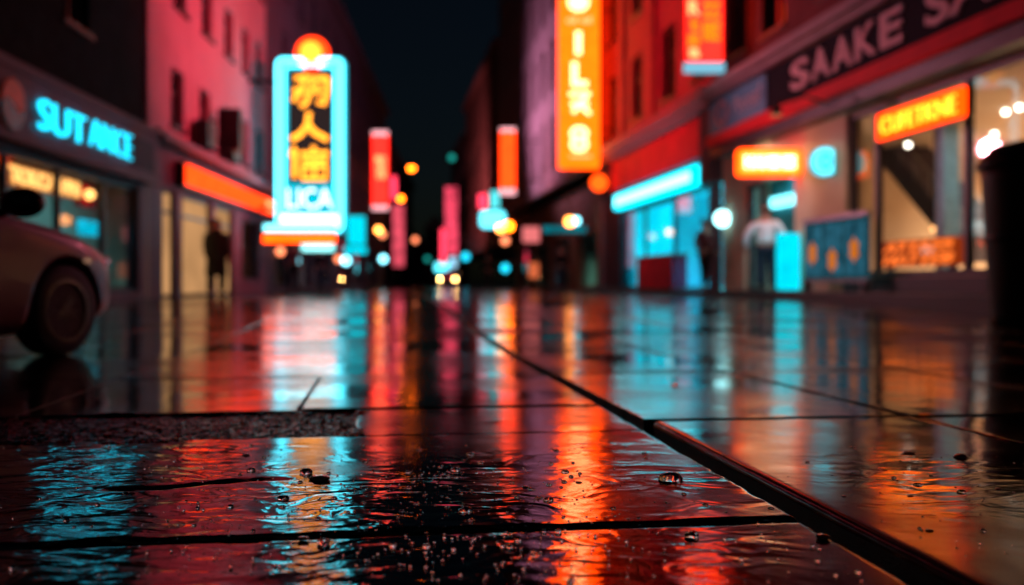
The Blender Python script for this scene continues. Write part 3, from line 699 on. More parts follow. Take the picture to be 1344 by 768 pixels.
wallbox(RM, 'orange_window_sign', 'bright orange sign reading CUFETKNE hung across the shop glass', YRp(1170), YRp(1291), 2.80, 3.26, .12, .1, emit('orange_panel', (1, .036, .0005), 4.8), 'CUFETKNE', emit('yellow_letters', (1, .42, .02), 4), rim=.015, bold=-.02, tsz=.56, casing=M['metal_dark'])
t = thing('round_sign', 'round cyan lightbox sign projecting beside the doorway', 'sign', RM(18, .5, 3))
Y = 17.6; X, _, Z = PX(1083, 212, Y); rd = 19 / FP * Y
q = MB(); q.lathe((X, Y, Z), [(rd, 0), (rd, .14)], 28, axis='y'); q.build('drum', M['e_cyan_soft'], t)
q = MB(); q.lathe((X, Y, Z), [(rd * .93, -.03), (rd * .93, -.002)], 28, axis='y'); q.build('face', emit('round_face', (.1, .75, .9), 2.4), t)
q = MB(); q.tube([(X + rd * .3 * math.cos(R(i * 20)), Y - .04, Z + rd * .5 * math.sin(R(i * 20))) for i in range(18)], .03, 6, True); q.build('symbol', M['e_cyan_soft'], t)
q = MB(); q.box(WM, X + rd, XR(Y), Y + .05, Y + .1, Z - .03, Z + .03); q.build('arm', M['metal_dark'], t)
# menu board, light box, wall lamp
t = thing('menu_board', 'blue three panel poster board with orange shapes standing below the glass', 'poster board', RM(17, .3, .34))
a0, a1 = YRp(1062) - .6, YRp(1150) - .4
q = MB(); q.box(RM, a1, a0, .30, .36, .58, 1.62); q.build('panel', emit('board_blue', (.03, .13, .18), .35), t)
q = MB(); q.box(RM, a1 - .04, a0 + .04, .29, .39, 1.62, 1.70); q.box(RM, a1 - .04, a0 + .04, .29, .39, .52, .58); q.build('frame', M['metal_grey'], t)
for i in range(3):
    ac = a0 - (a0 - a1) * (i + .5) / 3
    q = MB(); q.box(RM, ac - .32, ac + .32, .362, .375, .64, 1.56); pf = q.build('poster', emit('glowing_poster', (.03, .16, .24), .55, .6, 4), t)  # board and posters glow in place of blue light falling on them
    zc = 1.05 + (.0, -.14, .02)[i]
    q = MB(); q.prism([(ac + .15 * math.cos(R(k * 30)) * (1.25 if k % 2 else .8), zc + .22 * math.sin(R(k * 30)) * (1 if k % 2 else .75)) for k in range(12)], .377, .385, lambda x, y, dd: RM(x, dd, y)); q.build('motif', emit('poster_orange', (1, .25, .02), .6), pf)
for a in (a0 - .1, a1 + .1):
    q = MB(); q.box(RM, a - .03, a + .03, .27, .41, .344, .52); q.build('leg', M['metal_grey'], t)
t = thing('added_spotlight', 'small dark gooseneck spotlight added above the poster board to light the doorway figure', 'lamp', RM(17.0, .3, 3.6))  # added fixture, carries a spot for the doorway figure
q = MB(); q.tube([RM(17, .3, 3.68), RM(17, .8, 3.85), RM(17.05, 1.25, 3.7)], .025, 8); q.build('arm', M['metal_dark'], t)
q = MB(); q.lathe(RM(17.1, 1.25, 3.52), [(.11, 0), (.08, .12), (.03, .18)], 14); q.build('shade', M['metal_dark'], t)
spot(RM(17.1, 1.25, 3.5), (5.2, 19.75, 1.3), (.75, .92, 1), 260, 55, .06)  # added spot brightens the person in the pale shirt
t = thing('light_box', 'upright glowing cyan light box standing beside the person in the pale shirt', 'light box', RM(19, .3, .34))
Y = 18.9; x0, x1 = WX(1021, Y), WX(1050, Y)
q = MB(); q.prism(rrect(x0, x1, .37, WZ(306, Y), .05), Y, Y + .12, camput); q.build('panel', M['e_box'], t)
q = MB(); q.box(WM, x0 + .05, x1 - .05, Y - .04, Y + .18, .343, .368); q.build('base', M['metal_dark'], t)
def lamp(name, label, px, py, Y, r_, m, xa=None, grp=None):
    X, _, Z = PX(px, py, Y); t = thing(name, label, 'lamp', (X, Y, Z), grp)
    q = MB(); q.ball((X, Y, Z), r_); q.build('globe', m, t, smooth=True)
    if xa is not None:
        q = MB(); q.tube([(X, Y, Z + r_ * .9), (X, Y, Z + r_ + .12), (xa, Y, Z + r_ + .12)], .03, 8); q.build('bracket', M['metal_dark'], t)
    return t
lamp('wall_lamp', 'round blue white lamp on the dark pillar left of the doorway', 948, 287, 23.0, .2, emit('pillar_lamp', (.4, .95, 1), 5), XR(23))
# ---- R2
b2 = thing('red_building', 'red lit building with dark windows over the cyan lit shop', 'building', (XR(30), 30, 0))
op2 = [(24.35, 33.4, .342, 3.02)]
facade(RM, 23.4, 36, -.1, 3.72, op2, .3).build('ground_floor_wall', M['slate'], b2)
q = MB(); q.box(RM, 24.2, 34.0, -.05, .2, 3.724, 4.80); q.build('fascia', M['redpanel'], b2, bevel=.02)
for z_ in ((23.4, 24.19, .3, 3.0, 4.855), (34.01, 36, .16, 3.724, 4.85)):
    q = MB(); q.box(RM, z_[0], z_[1], -.05, z_[2], z_[3], z_[4]); q.build('pier_cap', M['slate'], b2, bevel=.02)
q = MB(); q.box(RM, 23.38, 36, -.05, .42, 4.86, 5.02); q.box(RM, 23.38, 36, -.05, .55, 5.023, 5.34); q.build('cornice', M['cornice'], b2, bevel=.02)
ops = [(a - .7, a + .7, z, z + 2.1) for z in (5.9, 9.3) for a in (24.9, 27.8, 31.3, 34.7)]
q = facade(RM, 23.4, 36, 5.34, 14.5, ops); q.box(RM, 23.4, 36, -9, -.3, 5.34, 14.5)
for a in (23.5, 29.2, 32.9, 35.7): q.box(RM, a - .22, a + .22, .003, .14, 5.345, 14.4)
q.build('wall', M['plaster_red'], b2)
for o in ops: window(RM, o, b2)
room(RM, 23.9, 35.8, 5, .345, 3.6, b2, M['tealwall'])
area(RM, 29, -2.4, 3.5, 3, 8, (.02, .72, 1), 5200)
shopglass(RM, 24.35, 33.4, .345, 3.0, b2, mull=(27.5, 30.6))
q = MB(); q.box(RM, 29.4, 33.3, -.6, -.5, .35, 2.95); q.build('lit_panel', emit('cyan_wall_panel', (.0, .5, .62), 2.6, .2, 1), b2)
q = MB(); q.box(RM, 25.0, 26.4, -1.0, -.8, 2.5, 2.75); q.build('lit_lintel', M['e_cyan'], b2)
t = thing('tube_sign', 'thick slanting cyan white light tube over the cyan shop', 'light', RM(28, .3, 3.2))
q = MB(); q.box(RM, 24.5, 33.2, .02, .3, 3.05, 3.56); q.build('housing', emit('cyan_housing', (.0, .5, .62), 4.5), t, bevel=.04)
q = MB(); q.box(RM, 24.9, 32.8, .302, .36, 3.17, 3.42); q.build('tube', emit('tube_core', (.22, .9, 1), 4.5), t)
t = thing('counter', 'red wooden counter standing in the cyan lit shop entrance', 'counter', RM(27, .3, .34))
a0, a1 = YRp(912), YRp(852)
q = MB(); q.box(RM, a0 + .4, a1 - .4, .06, .5, .342, 1.25); q.build('body', M['redpanel'], t, bevel=.02); q = MB(); q.box(RM, a0 + .35, a1 - .35, .04, .53, 1.253, 1.31); q.build('top', M['wood'], t)
# big vertical orange sign
def vsign(name, label, x0, x1, y0, y1, Y, face, wx, texts=(), rim=.03, cas='metal_dark', grp=None, caps=None, rad=.08, z1=None):
    X0, X1 = WX(x0, Y), WX(x1, Y); Z1 = z1 or WZ(y0, Y); Z0 = WZ(y1, Y)
    t = thing(name, label, 'sign', ((X0 + X1) / 2, Y, Z0), grp)
    q = MB(); q.prism(rrect(X0, X1, Z0, Z1, rad), Y, Y + .22, camput); q.build('cabinet', M[cas] if isinstance(cas, str) else cas, t)
    q = MB(); q.prism(rrect(X0 + rim, X1 - rim, Z0 + rim, Z1 - rim, max(.02, rad - rim)), Y - .03, Y - .002, camput); q.build('face', face, t)
    for s_, ta, tb, tc, td, tm in texts:      # text px box
        q = MB(); add_text(q, s_, faceput(WX(ta, Y), WX(tb, Y), WZ(td, Y), WZ(tc, Y), Y - .034, .03), .045); q.build('lettering', tm, t)
    if caps:
        for (c0, c1, cm) in caps:
            q = MB(); q.box(WM, X0 + .01, X1 - .01, Y - .06, Y - .034, WZ(c1, Y), WZ(c0, Y)); q.build('end_strip', cm, t)
    q = MB()
    for k in (.2, .8):
        z = Z0 + (Z1 - Z0) * k; xa, xb = (X1, wx) if wx > X1 else (wx, X0)
        q.box(WM, xa, xb, Y + .08, Y + .14, z - .03, z + .03)
    q.build('bracket', M['metal_dark'], t); return t
L_ = M['e_letter']
t = vsign('vertical_sign', 'tall orange lightbox sign with pale strokes reading I L down the right facade', 733, 787, -40, 221, 34, M['e_orange'], XR(34),
      [('I', 755, 763, 42, 72, L_), ('L', 750, 771, 82, 114, L_), ('ol ol', 743, 776, 22, 31, M['e_letter_soft']), ('---', 748, 776, 204, 207, M['e_letter_soft'])], cas=M['e_orange'])
def stroke_px(mb, pts, Y, r_, dy=0, closed=False): mb.tube([(WX(x, Y), Y - dy, WZ(y, Y)) for x, y in pts], r_, 8, closed)
q = MB(); Y = 34
for st in ([(747, 124), (774, 124)], [(770, 125), (752, 148)], [(756, 134), (774, 150)], [(749, 137), (772, 137)]): stroke_px(q, st, Y, .07, .08)
q.build('glyph', L_, t)
q = MB()
for cy in (176, 190): stroke_px(q, [(760 + 9 * math.cos(R(i * 30)), cy + 7 * math.sin(R(i * 30))) for i in range(12)], Y, .085, .08, True)
stroke_px(q, [(753, 183), (768, 183)], Y, .1, .08)
q.build('glyph', L_, t)
q = MB(); stroke_px(q, [(759 + 11 * math.cos(R(i * 30)), 4 + 9 * math.sin(R(i * 30))) for i in range(12)], Y, .085, .08, True); stroke_px(q, [(750, 4), (768, 4)], Y, .085, .08); stroke_px(q, [(759, -4), (759, 14)], Y, .08, .08); q.build('glyph', L_, t)
t = vsign('red_vertical_sign', 'red lightbox sign with orange lettering and pale blue base at top right', 898, 950, -40, 82, 22, M['e_red'], XR(22),
      [('m', 903, 917, 46, 62, M['e_orange']), ('t', 905, 917, 24, 42, M['e_orange']), ('R', 903, 918, 2, 20, M['e_letter_soft']), ('ZZ', 922, 945, 4, 24, M['e_orange']), ('lE', 922, 945, 30, 54, M['e_orange']), ('a', 904, 918, 64, 76, M['e_letter_soft'])], cas='redband')
q = MB(); q.box(WM, WX(899, 22), WX(951, 22), 21.95, 22.2, WZ(94, 22), WZ(82.5, 22)); q.build('base_strip', emit('base_strip_blue', (.25, .65, .85), .9), t)
Y = 18.9; t = thing('door_sign', 'amber rimmed glowing box sign above the shop doorway', 'sign', (WX(1010, Y), Y, WZ(231, Y)))
q = MB(); q.prism(rrect(WX(968, Y), WX(1052, Y), WZ(231, Y), WZ(195, Y), .09), Y, Y + .16, camput); q.build('cabinet', M['e_orange'], t)
q = MB(); q.prism(rrect(WX(973, Y), WX(1047, Y), WZ(226, Y), WZ(200, Y), .07), Y - .03, Y - .003, camput); q.build('face', emit('amber_face', (1, .24, .02), 4), t)
q = MB(); add_text(q, 'HAHIIHIE', faceput(WX(977, Y), WX(1043, Y), WZ(221, Y), WZ(205, Y), Y - .034, .03), .06); q.build('lettering', emit('door_letters', (1, .8, .45), 5), t)
lamp('orange_lantern', 'rounded orange lantern fixed under the tall orange sign', 786, 240, 33.6, .3, emit('lantern_orange', (1, .06, .003), 4), XR(33.6)).children[0].scale = (1, 1, 1.15)
# ---- R3
b3 = block(RM, 'mauve_building', 'mauve four storey building overhanging the shops down the right side', 36.05, 69, 23, M['plaster_mauve'], (6.2, 10.1, 14, 17.9), 2.6, 2.75, 1.15, gh=5.25, seed=6)
op3 = [(37, 41.5, .35, 2.9), (43, 47.5, .35, 2.9), (49.5, 54, .35, 2.9), (56, 61, .35, 2.9), (63, 67, .35, 2.9)]
facade(RM, 36.05, 69, -.1, 5.24, op3, .3, b=-1.3).build('ground_floor_wall', M['brick_brown'], b3)
q = MB(); q.box(RM, 36.05, 36.5, -1.3, 0, -.1, 5.24); q.build('pier', M['plaster_mauve'], b3)
room(RM, 36.6, 68.8, 5, .19, 3.6, b3, M['tealwall'], b=-1.65)
for o in op3: shopglass(RM, *o, b3, b=-1.45)
area(RM, 39, -2.8, 3.4, 1.8, 3.5, (.1, .75, 1), 220); area(RM, 45.5, -2.8, 3.4, 1.8, 4, (1, .5, .25), 260); area(RM, 52, -2.8, 3.4, 1.8, 4, (.2, .8, 1), 300); area(RM, 60, -2.8, 3.4, 1.8, 4, (1, .6, .35), 200)
block(RM, 'brown_brick_building', 'brown brick building farther down the right side of the street', 69.1, 97, 18, M['brick_brown'], (5, 8.4, 11.8), 1.9, 3.2, 1.2, lit=.03, seed=7)
block(RM, 'grey_block', 'narrow dim grey block closing the right side of the street', 97.2, 118, 15.5, M['slate'], (4.8, 8, 11.2), 1.8, 3.4, 1.2, seed=8)
# ---- street end
rn = random.Random(11)
for i, (x0, x1, h, Y) in enumerate([(500, 536, 9, 150), (534, 560, 7, 165), (558, 584, 8.5, 140), (582, 612, 10, 160)]):
    X0, X1 = WX(x0, Y), WX(x1, Y)
    mp = lambda a, b_, z, Y=Y: Vector((a, Y - b_, z))
    lab = ('low dark house leftmost at the far end of the street', 'lowest dark house at the far end of the street', 'dark house behind the oncoming car at the far end', 'dark house right of the oncoming car at the far end')[i]
    bb = thing('far_house', lab, 'house', ((X0 + X1) / 2, Y, 0), 'houses closing the street end')
    n = max(1, int((X1 - X0) / 2.2)); pitch = (X1 - X0) / n
    ops = [(X0 + pitch * (k + .3), X0 + pitch * (k + .7), z, z + 1.4) for z in (1, 4) for k in range(n)]
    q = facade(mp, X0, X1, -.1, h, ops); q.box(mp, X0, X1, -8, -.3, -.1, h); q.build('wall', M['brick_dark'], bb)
    for o in ops: window(mp, o, bb, pane=M['e_lit'] if rn.random() < .35 else None)
    q = MB(); q.prism([(X0 - .3, h), (X1 + .3, h), ((X0 + X1) / 2, h + 2)], Y - .2, Y + 8, camput); q.build('roof', M['slate'], bb)

# ------------------------------------------------------------------ the big cyan framed neon sign
Y = 27.0
t = thing('neon_sign', 'large cyan framed neon sign with three yellow characters and a glowing ball on top', 'sign', (WX(407, Y), Y, WZ(305, Y)))
q = MB(); q.prism(rrect(WX(362, Y), WX(453, Y), WZ(306, Y), WZ(76, Y), .16), Y, Y + .3, camput); q.build('cabinet', emit('sign_cabinet', (.0, .46, .6), 1.1), t)
q = MB(); q.prism(rrect(WX(379, Y), WX(437, Y), WZ(240, Y), WZ(92, Y), .05), Y - .04, Y - .004, camput); q.build('panel', emit('sign_panel', (.10, .06, .06), .3), t)
q = MB()
for d_, r_ in ((4.5, .085), (12, .04)):
    pts = rrect(WX(362 + d_, Y), WX(453 - d_, Y), WZ(306 - d_, Y), WZ(76 + d_, Y), .13, 5); q.tube([(x, Y - .1, z) for x, z in pts], r_, 8, True)
q.build('frame_tube', emit('frame_neon', (.07, .62, .78), 5.5), t, smooth=True)
q = MB(); stroke = lambda pts, r_=.068: stroke_px(q, pts, Y, r_, .14)
# first character (blade like)
stroke([(389, 104), (411, 104), (409, 120), (403, 136), (396, 141)]); stroke([(402, 99), (398, 118), (386, 134)]); stroke([(387, 119), (401, 122)])
stroke([(414, 105), (431, 104)]); stroke([(431, 104), (430, 122), (426, 138), (418, 135)]); stroke([(419, 112), (418, 126)])
# second: person
stroke([(407, 149), (405, 165), (396, 177), (384, 184)], .08); stroke([(405, 164), (414, 175), (431, 184)], .085)
# third
stroke([(388, 194), (384, 206)]); stroke([(389, 199), (388, 234)]); stroke([(396, 203), (432, 202)]); stroke([(413, 193), (413, 203)]); stroke([(398, 212), (430, 211)]); stroke([(399, 220), (399, 235), (429, 235), (429, 219), (399, 220)]); stroke([(414, 212), (414, 234)], .05)
q.build('characters', M['e_yellow'], t, smooth=True)
q = MB(); q.box(WM, WX(380, Y), WX(436, Y), Y - .08, Y - .02, WZ(276, Y), WZ(243, Y)); q.build('text_panel', M['e_cyan_soft'], t)
q = MB(); add_text(q, 'LICA', faceput(WX(378, Y), WX(437, Y), WZ(274, Y), WZ(248, Y), Y - .085, .05), .0); q.build('lettering', emit('white_letters', (.8, .97, 1), 2.6), t)
q = MB(); q.prism(rrect(WX(366, Y), WX(446, Y), WZ(302, Y), WZ(282, Y), .1), Y - .14, Y - .09, camput); q.build('white_bar', M['e_white'], t)
X, _, Z = PX(410, 71, Y); rd = 22 / FP * Y
q = MB(); q.lathe((X, Y, Z), [(rd * .62, -.22), (rd * .6, -.14)], 24, axis='y'); q.build('ball_core', M['e_yellow'], t)
q = MB(); q.lathe((X, Y, Z), [(rd * .9, -.13), (rd, -.08), (rd, .05), (rd * .9, .1)], 28, axis='y'); q.build('ball_ring', M['e_redorange'], t)
q = MB(); q.box(WM, XL(Y), WX(362, Y), Y + .1, Y + .18, 2.6, 2.7); q.box(WM, XL(Y), WX(362, Y), Y + .1, Y + .18, 6.2, 6.3); q.build('bracket', M['metal_dark'], t)
vsign('orange_bar_sign', 'narrow orange bar sign directly beneath the big neon sign', 344, 442, 306.5, 320, 26.6, M['e_orange'], XL(26.6), rad=.05)
vsign('cyan_top_sign', 'low wide cyan white sign behind the foot of the big neon sign', 345, 440, 293, 305.5, 26.8, emit('cw_bar', (.2, .85, .95), 3), XL(26.8), rad=.06)
vsign('white_cyan_sign', 'small cyan white sign over the shop behind the big neon sign', 395, 440, 317, 331, 31, emit('cw2', (.3, .9, .9), 2.2), XL(31), rad=.05)
# ------------------------------------------------------------------ far lit signs
vsign('red_banner_sign', 'upright red lightbox with pale ends beyond the big neon sign', 488, 510, 172, 275, 52, M['e_red'], XL(52), [('TRU', 493, 506, 205, 235, M['e_letter_soft'])], caps=[(172, 178, M['e_pinkwhite']), (270, 276, M['e_pinkwhite'])])
vsign('red_orange_sign', 'upright red orange lightbox with pale ends on the mauve building', 656, 677, 168, 255, 50, M['e_redorange'], XR(50), caps=[(168, 173, M['e_pinkwhite']), (248, 256, M['e_pinkwhite'])])
vsign('cyan_panel_sign', 'square cyan lightbox low on the violet building', 456, 480, 283, 322, 47, M['e_box'], XL(47))
vsign('cyan_ledge_sign', 'flat cyan lightbox under the square cyan lightbox', 451, 482, 323, 334, 46.6, M['e_box'], XL(46.6), rad=.04)
vsign('slim_red_sign', 'slim crimson sign left of the tall pink banner', 510, 521, 231, 262, 63, M['e_pink'], XL(63))
vsign('tall_pink_sign', 'tall pink banner sign low on the left side of the street', 515, 531, 268, 351, 60, emit('pinkb', (1, .10, .16), .8, .6, 1.6), XL(60))
vsign('pink_pillar_sign', 'tall pink banner sign in the middle distance right of centre', 584, 601, 245, 335, 90, emit('pinkc', (1, .07, .14), 1.0, .6, 1.2), XR(90))
vsign('small_red_sign', 'small crimson sign touching the middle distance pink banner', 578, 585, 300, 346, 92, M['e_pink'], XR(92))
vsign('pink_square_sign', 'small pink square sign left of the cyan squares on the right', 627, 640, 254, 275, 56, M['e_pink'], XR(56))
vsign('cyan_square_sign', 'upper cyan square sign in the cluster on the right side', 643, 656, 250, 274, 55, emit('cyq', (.1, .75, .8), 1.4), XR(55))
vsign('cyan_white_sign', 'bright cyan white sign lowest in the cluster on the right side', 629, 664, 276, 300, 54, emit('cwq', (.12, .8, .95), 2.6), XR(54), rad=.3)
vsign('pink_shop_sign', 'pale pink shop sign under the overhang of the mauve building', 685, 709, 297, 319, 46, emit('pks', (1, .22, .22), .9), XR(46), rad=.1)
vsign('warm_shop_sign', 'small warm orange display low under the overhang', 693, 708, 344, 366, 45, emit('wss', (1, .2, .07), .7), XR(45), rad=.1)
vsign('teal_banner', 'broad dim teal awning light under the mauve overhang', 712, 770, 296, 306, 43, M['e_cyan_dim'], XR(43), rad=.05)
# small lamps: globes on brackets
for (px, py, Yd, r_, m_, side, lab) in [
    (517, 253, 70, .22, 'e_amber', -1, 'amber globe lamp left of a pair beside the dark sky'),
    (526, 261, 76, .22, 'e_amber', -1, 'amber globe lamp right of a pair beside the dark sky'),
    (527, 283, 74, .25, 'e_pale', -1, 'pinkish globe lamp hanging above the tall pink banner'),
    (497, 302, 55, .2, 'e_warm', -1, 'yellow white globe lamp under the red lightbox'),
    (502, 308, 58, .2, 'e_pale', -1, 'dim orange globe lamp touching the yellow white globe'),
    (503, 340, 56, .22, 'e_bluewhite', -1, 'blue white globe lamp below the yellow white globe'),
    (454, 342, 42, .2, 'e_bluewhite', -1, 'blue white globe lamp below the flat cyan lightbox'),
    (444, 340, 43, .16, 'e_pale', -1, 'dim globe lamp left of the lowest blue white globe'),
    (368, 330, 31, .14, 'e_pale', -1, 'dull orange globe lamp beneath the orange bar sign'),
    (611, 337, 86, .35, 'e_cyanlamp', 1, 'cyan globe lamp right of the pink banner in the middle'),
    (657, 300, 50, .22, 'e_warm', 1, 'yellow white globe lamp below the cyan cluster'),
    (668, 297, 49, .24, 'e_amber', 1, 'orange globe lamp below the cyan cluster'),
    (663, 316, 48, .2, 'e_pale', 1, 'pale globe lamp lowest below the cyan cluster'),
    (748, 291, 42, .22, 'e_warm', 1, 'warm white globe lamp under the mauve overhang'),
    (756, 290, 42.5, .18, 'e_bluewhite', 1, 'blue white globe lamp beside the warm one under the overhang'),
    (545, 315, 100, .3, 'e_pale', -1, 'faint reddish globe lamp far down the street'),
    (593, 207, 90, .3, 'e_teal', 1, 'faint teal globe lamp high on the right at the far end'),
    (663, 352, 46, .2, 'e_cyanlamp', 1, 'cyan globe lamp in the shop entrance under the overhang'),
    (561, 340, 110, .3, 'e_teal', -1, 'faint teal globe lamp low at the far end')]:
    lamp('globe_lamp', lab, px, py, Yd, r_, M[m_], (XL(Yd) if side < 0 else XR(Yd)), 'globe lamps along the street')
vsign('cyan_post_sign', 'slanting cyan white sign just above the oncoming car', 570, 590, 344, 358, 96, emit('cps', (.1, .8, .95), 2.4), WX(560, 96), rad=.4)
vsign('cyan_post_board', 'pale cyan sign right behind the oncoming car roof', 589, 600, 336, 352, 97, emit('cpb', (.3, .6, .8), 1.4), WX(604, 97), rad=.3)
# street lamp
def street_lamp(px, py, Yd, label, side=-1):
    X, _, Z = PX(px, py, Yd); t = thing('street_lamp', label, 'street lamp', (X + side * 1.4, Yd, .2), 'street lamps')
    q = MB(); q.tube([(X + side * 1.4, Yd, .2), (X + side * 1.4, Yd, Z + .3)], .09, 10, r1=.05); q.tube([(X + side * 1.4, Yd, Z + .28), (X + side * .7, Yd, Z + .45), (X, Yd, Z + .25)], .035, 8); q.build('pole', M['metal_dark'], t)
    q = MB(); q.lathe((X, Yd, Z + .1), [(.3, 0), (.22, .12), (.08, .18)], 16); q.build('shade', M['metal_dark'], t)
    q = MB(); q.ball((X, Yd, Z), .24, .24, .17); q.build('bulb', M['e_amber'], t)
street_lamp(540, 221, 62, 'single tall street lamp with an amber light against the dark sky')

# ------------------------------------------------------------------ cars
def bake(o):
    dg = bpy.context.evaluated_depsgraph_get(); me = bpy.data.meshes.new_from_object(o.evaluated_get(dg)); o.modifiers.clear(); o.data = me
def make_car(name, label, paint, head, loc, yaw, tail=None):
    # local: x forward, y left, origin under the front axle
    root = thing(name, label, 'car', loc); root.rotation_euler = (0, 0, yaw)
    W = .86
    #  s, zb, wbot, wside, zbelt, wbelt, wtop, ztop
    sec = [(.76, .34, .40, .46, .58, .44, .34, .66), (.70, .24, .56, .62, .64, .58, .46, .725), (.52, .20, .70, .765, .72, .70, .56, .80), (.28, .13, .74, .83, .79, .76, .58, .865), (0, .13, .77, .855, .855, .79, .60, .925),
           (-.40, .13, .79, W, .905, .82, .62, .975), (-.62, .13, .79, W, .925, .83, .66, 1.03), (-1.02, .13, .79, W, .935, .83, .60, 1.27), (-1.38, .13, .79, W, .94, .83, .56, 1.43), (-1.95, .13, .79, W, .945, .83, .56, 1.47),
           (-2.6, .13, .78, W, .95, .83, .555, 1.44), (-3.05, .2, .76, .85, .955, .81, .54, 1.36), (-3.35, .22, .72, .82, .96, .76, .5, 1.12), (-3.55, .26, .62, .74, .92, .66, .46, .99), (-3.62, .36, .5, .6, .8, .5, .36, .86)]
    vs, fs, mi = [], [], []
    def prof(s):
        _, zb, wb, ws, zt, wbl, wt, ztp = s; zm = zb + (zt - zb) * .45
        return [(0, zb), (wb * .7, zb), (wb, zb + .05), (ws, zb + (zm - zb) * .6), (ws, zm + .05), (ws * .985, zt - .05), (wbl, zt), (wbl - (wbl - wt) * .12, zt + (ztp - zt) * .12 + .005), (wt + .04, ztp - .06 if ztp - zt > .2 else zt + (ztp - zt) * .7), (wt * .8, ztp), (0, ztp + .012)]
    K = 11
    for s in sec:
        p = prof(s); ring = [(s[0], -w, z) for w, z in reversed(p)][:-1] + [(s[0], w, z) for w, z in p][:-1]
        vs += ring
    n = len(ring)
    for i in range(len(sec) - 1):
        for j in range(n):
            j2 = (j + 1) % n; a, b_, c, d_ = i * n + j, i * n + j2, (i + 1) * n + j2, (i + 1) * n + j
            fs.append((a, b_, c, d_)); s0, s1 = sec[i][0], sec[i + 1][0]
            zs = [vs[q][2] for q in (a, b_, c, d_)]; ysd = [abs(vs[q][1]) for q in (a, b_, c, d_)]
            glass = 0
            jj = min(j, n - 1)
            if -3.4 < s1 and s0 < -.60 + .01 and min(zs) > .93 and max(zs) > 1.0:
                side = max(ysd) > .5 and min(ysd) > .4
                if side and (-3.1 < s1): glass = 1
                if s1 >= -1.4: glass = 1
                if s0 <= -3.0: glass = 1
            mi.append(glass)
    fs.append(tuple(range(n))); mi.append(0); fs.append(tuple(reversed(range((len(sec) - 1) * n, len(sec) * n)))); mi.append(0)
    me = bpy.data.meshes.new('body'); me.from_pydata(vs, [], fs); me.materials.append(paint); me.materials.append(M['carglass']); me.polygons.foreach_set('material_index', mi)
    bm = bmesh.new(); bm.from_mesh(me); bmesh.ops.recalc_face_normals(bm, faces=bm.faces); bm.to_mesh(me); bm.free()
    o = bpy.data.objects.new('body', me); C.objects.link(o)
    sb = o.modifiers.new('s', 'SUBSURF'); sb.levels = 3; sb.render_levels = 3
    bake(o)
    # wheel housings
    cut = MB()
    for s in (0, -2.55):
        for sd in (1, -1):
            cut.lathe((s, sd * .62, .315), [(.375, -.3), (.375, .3)], 40, axis='y')
    co = cut.build('cut', M['black']); bpy.context.view_layer.update()
    bo = o.modifiers.new('b', 'BOOLEAN'); bo.operation = 'DIFFERENCE'; bo.object = co; bo.solver = 'EXACT'; bake(o)
    bpy.data.objects.remove(co)
    me = o.data
    # split the glass off
    bmg = bmesh.new(); bmg.from_mesh(me); bmesh.ops.delete(bmg, geom=[f for f in bmg.faces if f.material_index != 1], context='FACES')
    mg = bpy.data.meshes.new('windows'); bmg.to_mesh(mg); bmg.free(); mg.materials.append(M['carglass']); mg.materials.append(M['carglass'])
    bmb = bmesh.new(); bmb.from_mesh(me); bmesh.ops.delete(bmb, geom=[f for f in bmb.faces if f.material_index == 1], context='FACES'); bmb.to_mesh(me); bmb.free()
    for x in (me, mg): x.polygons.foreach_set('use_smooth', [True] * len(x.polygons))
    o.parent = root
    og = bpy.data.objects.new('windscreen_and_windows', mg); og.name = 'car_window'; C.objects.link(og); og.parent = root
    def part(mb, nm, m_, par=root, smooth=False, bevel=0):
        q = MB.build(mb, nm, m_, None, smooth, bevel); q.parent = par; return q
    for s in (0, -2.55):
        for sd in (1, -1):
            wt = MB(); wt.lathe((s, sd * .72, .315), [(.20, -.10), (.29, -.105), (.312, -.08), (.318, 0), (.312, .08), (.29, .105), (.20, .10)], 40, axis='y')
            wo = part(wt, 'wheel', M['rubber'], smooth=True)
            rm = MB(); y0 = sd * .72
            rm.lathe((s, y0, .315), [(.215, sd * .06), (.215, sd * .108), (.195, sd * .11), (.19, sd * .07)], 36, axis='y')
            rm.lathe((s, y0, .315), [(.045, sd * .07), (.045, sd * .1)], 16, axis='y')
            for k in range(10):
                an = R(36 * k + (6 if k % 2 else -6)); c_, s_ = math.cos(an), math.sin(an)
                rm.tube([(s + c_ * .04, y0 + sd * .09, .315 + s_ * .04), (s + c_ * .2, y0 + sd * .085, .315 + s_ * .2)], .014, 6)
            part(rm, 'rim', M['alloy'], wo)
    for sd in (1, -1):
        mr = MB(); mr.ball((-.60, sd * 1.0, 1.0), .11, .15, .095, 14, 10); mr.tube([(-.60, sd * .80, .93), (-.60, sd * .95, .97)], .03, 8); part(mr, 'wing_mirror', M['black'], smooth=True)
        h = MB(); h.ball((.50, sd * .60, .66), .17, .13, .065, 16, 10); part(h, 'headlight', head, smooth=True)
        tl = MB(); tl.ball((-3.5, sd * .62, .82), .08, .12, .1, 12, 8); part(tl, 'tail_light', M['redband'], smooth=True)
        for s0, s1 in ((-.78, -1.75), (-1.75, -2.7)):
            dl = MB(); dl.tube([(s0, sd * .858, .33), (s0, sd * .866, .6), (s0 - .02, sd * .852, .88)], .004, 5); part(dl, 'door_seam', M['black'])
            hd = MB(); hd.tube([(s1 + .12, sd * .875, .80), (s1 + .3, sd * .875, .80)], .014, 6); part(hd, 'door_handle', M['metal_grey'])
    gr = MB(); gr.box(lambda a, b_, z: Vector((a, b_, z)), .70, .755, -.3, .3, .36, .5); part(gr, 'grille', M['black'], bevel=.01)
    sk = MB(); sk.ball((.2, -.83, .66), .045, .012, .018, 10, 6); part(sk, 'side_marker', emit('side_marker', (1, .5, .3), .25))
    return root
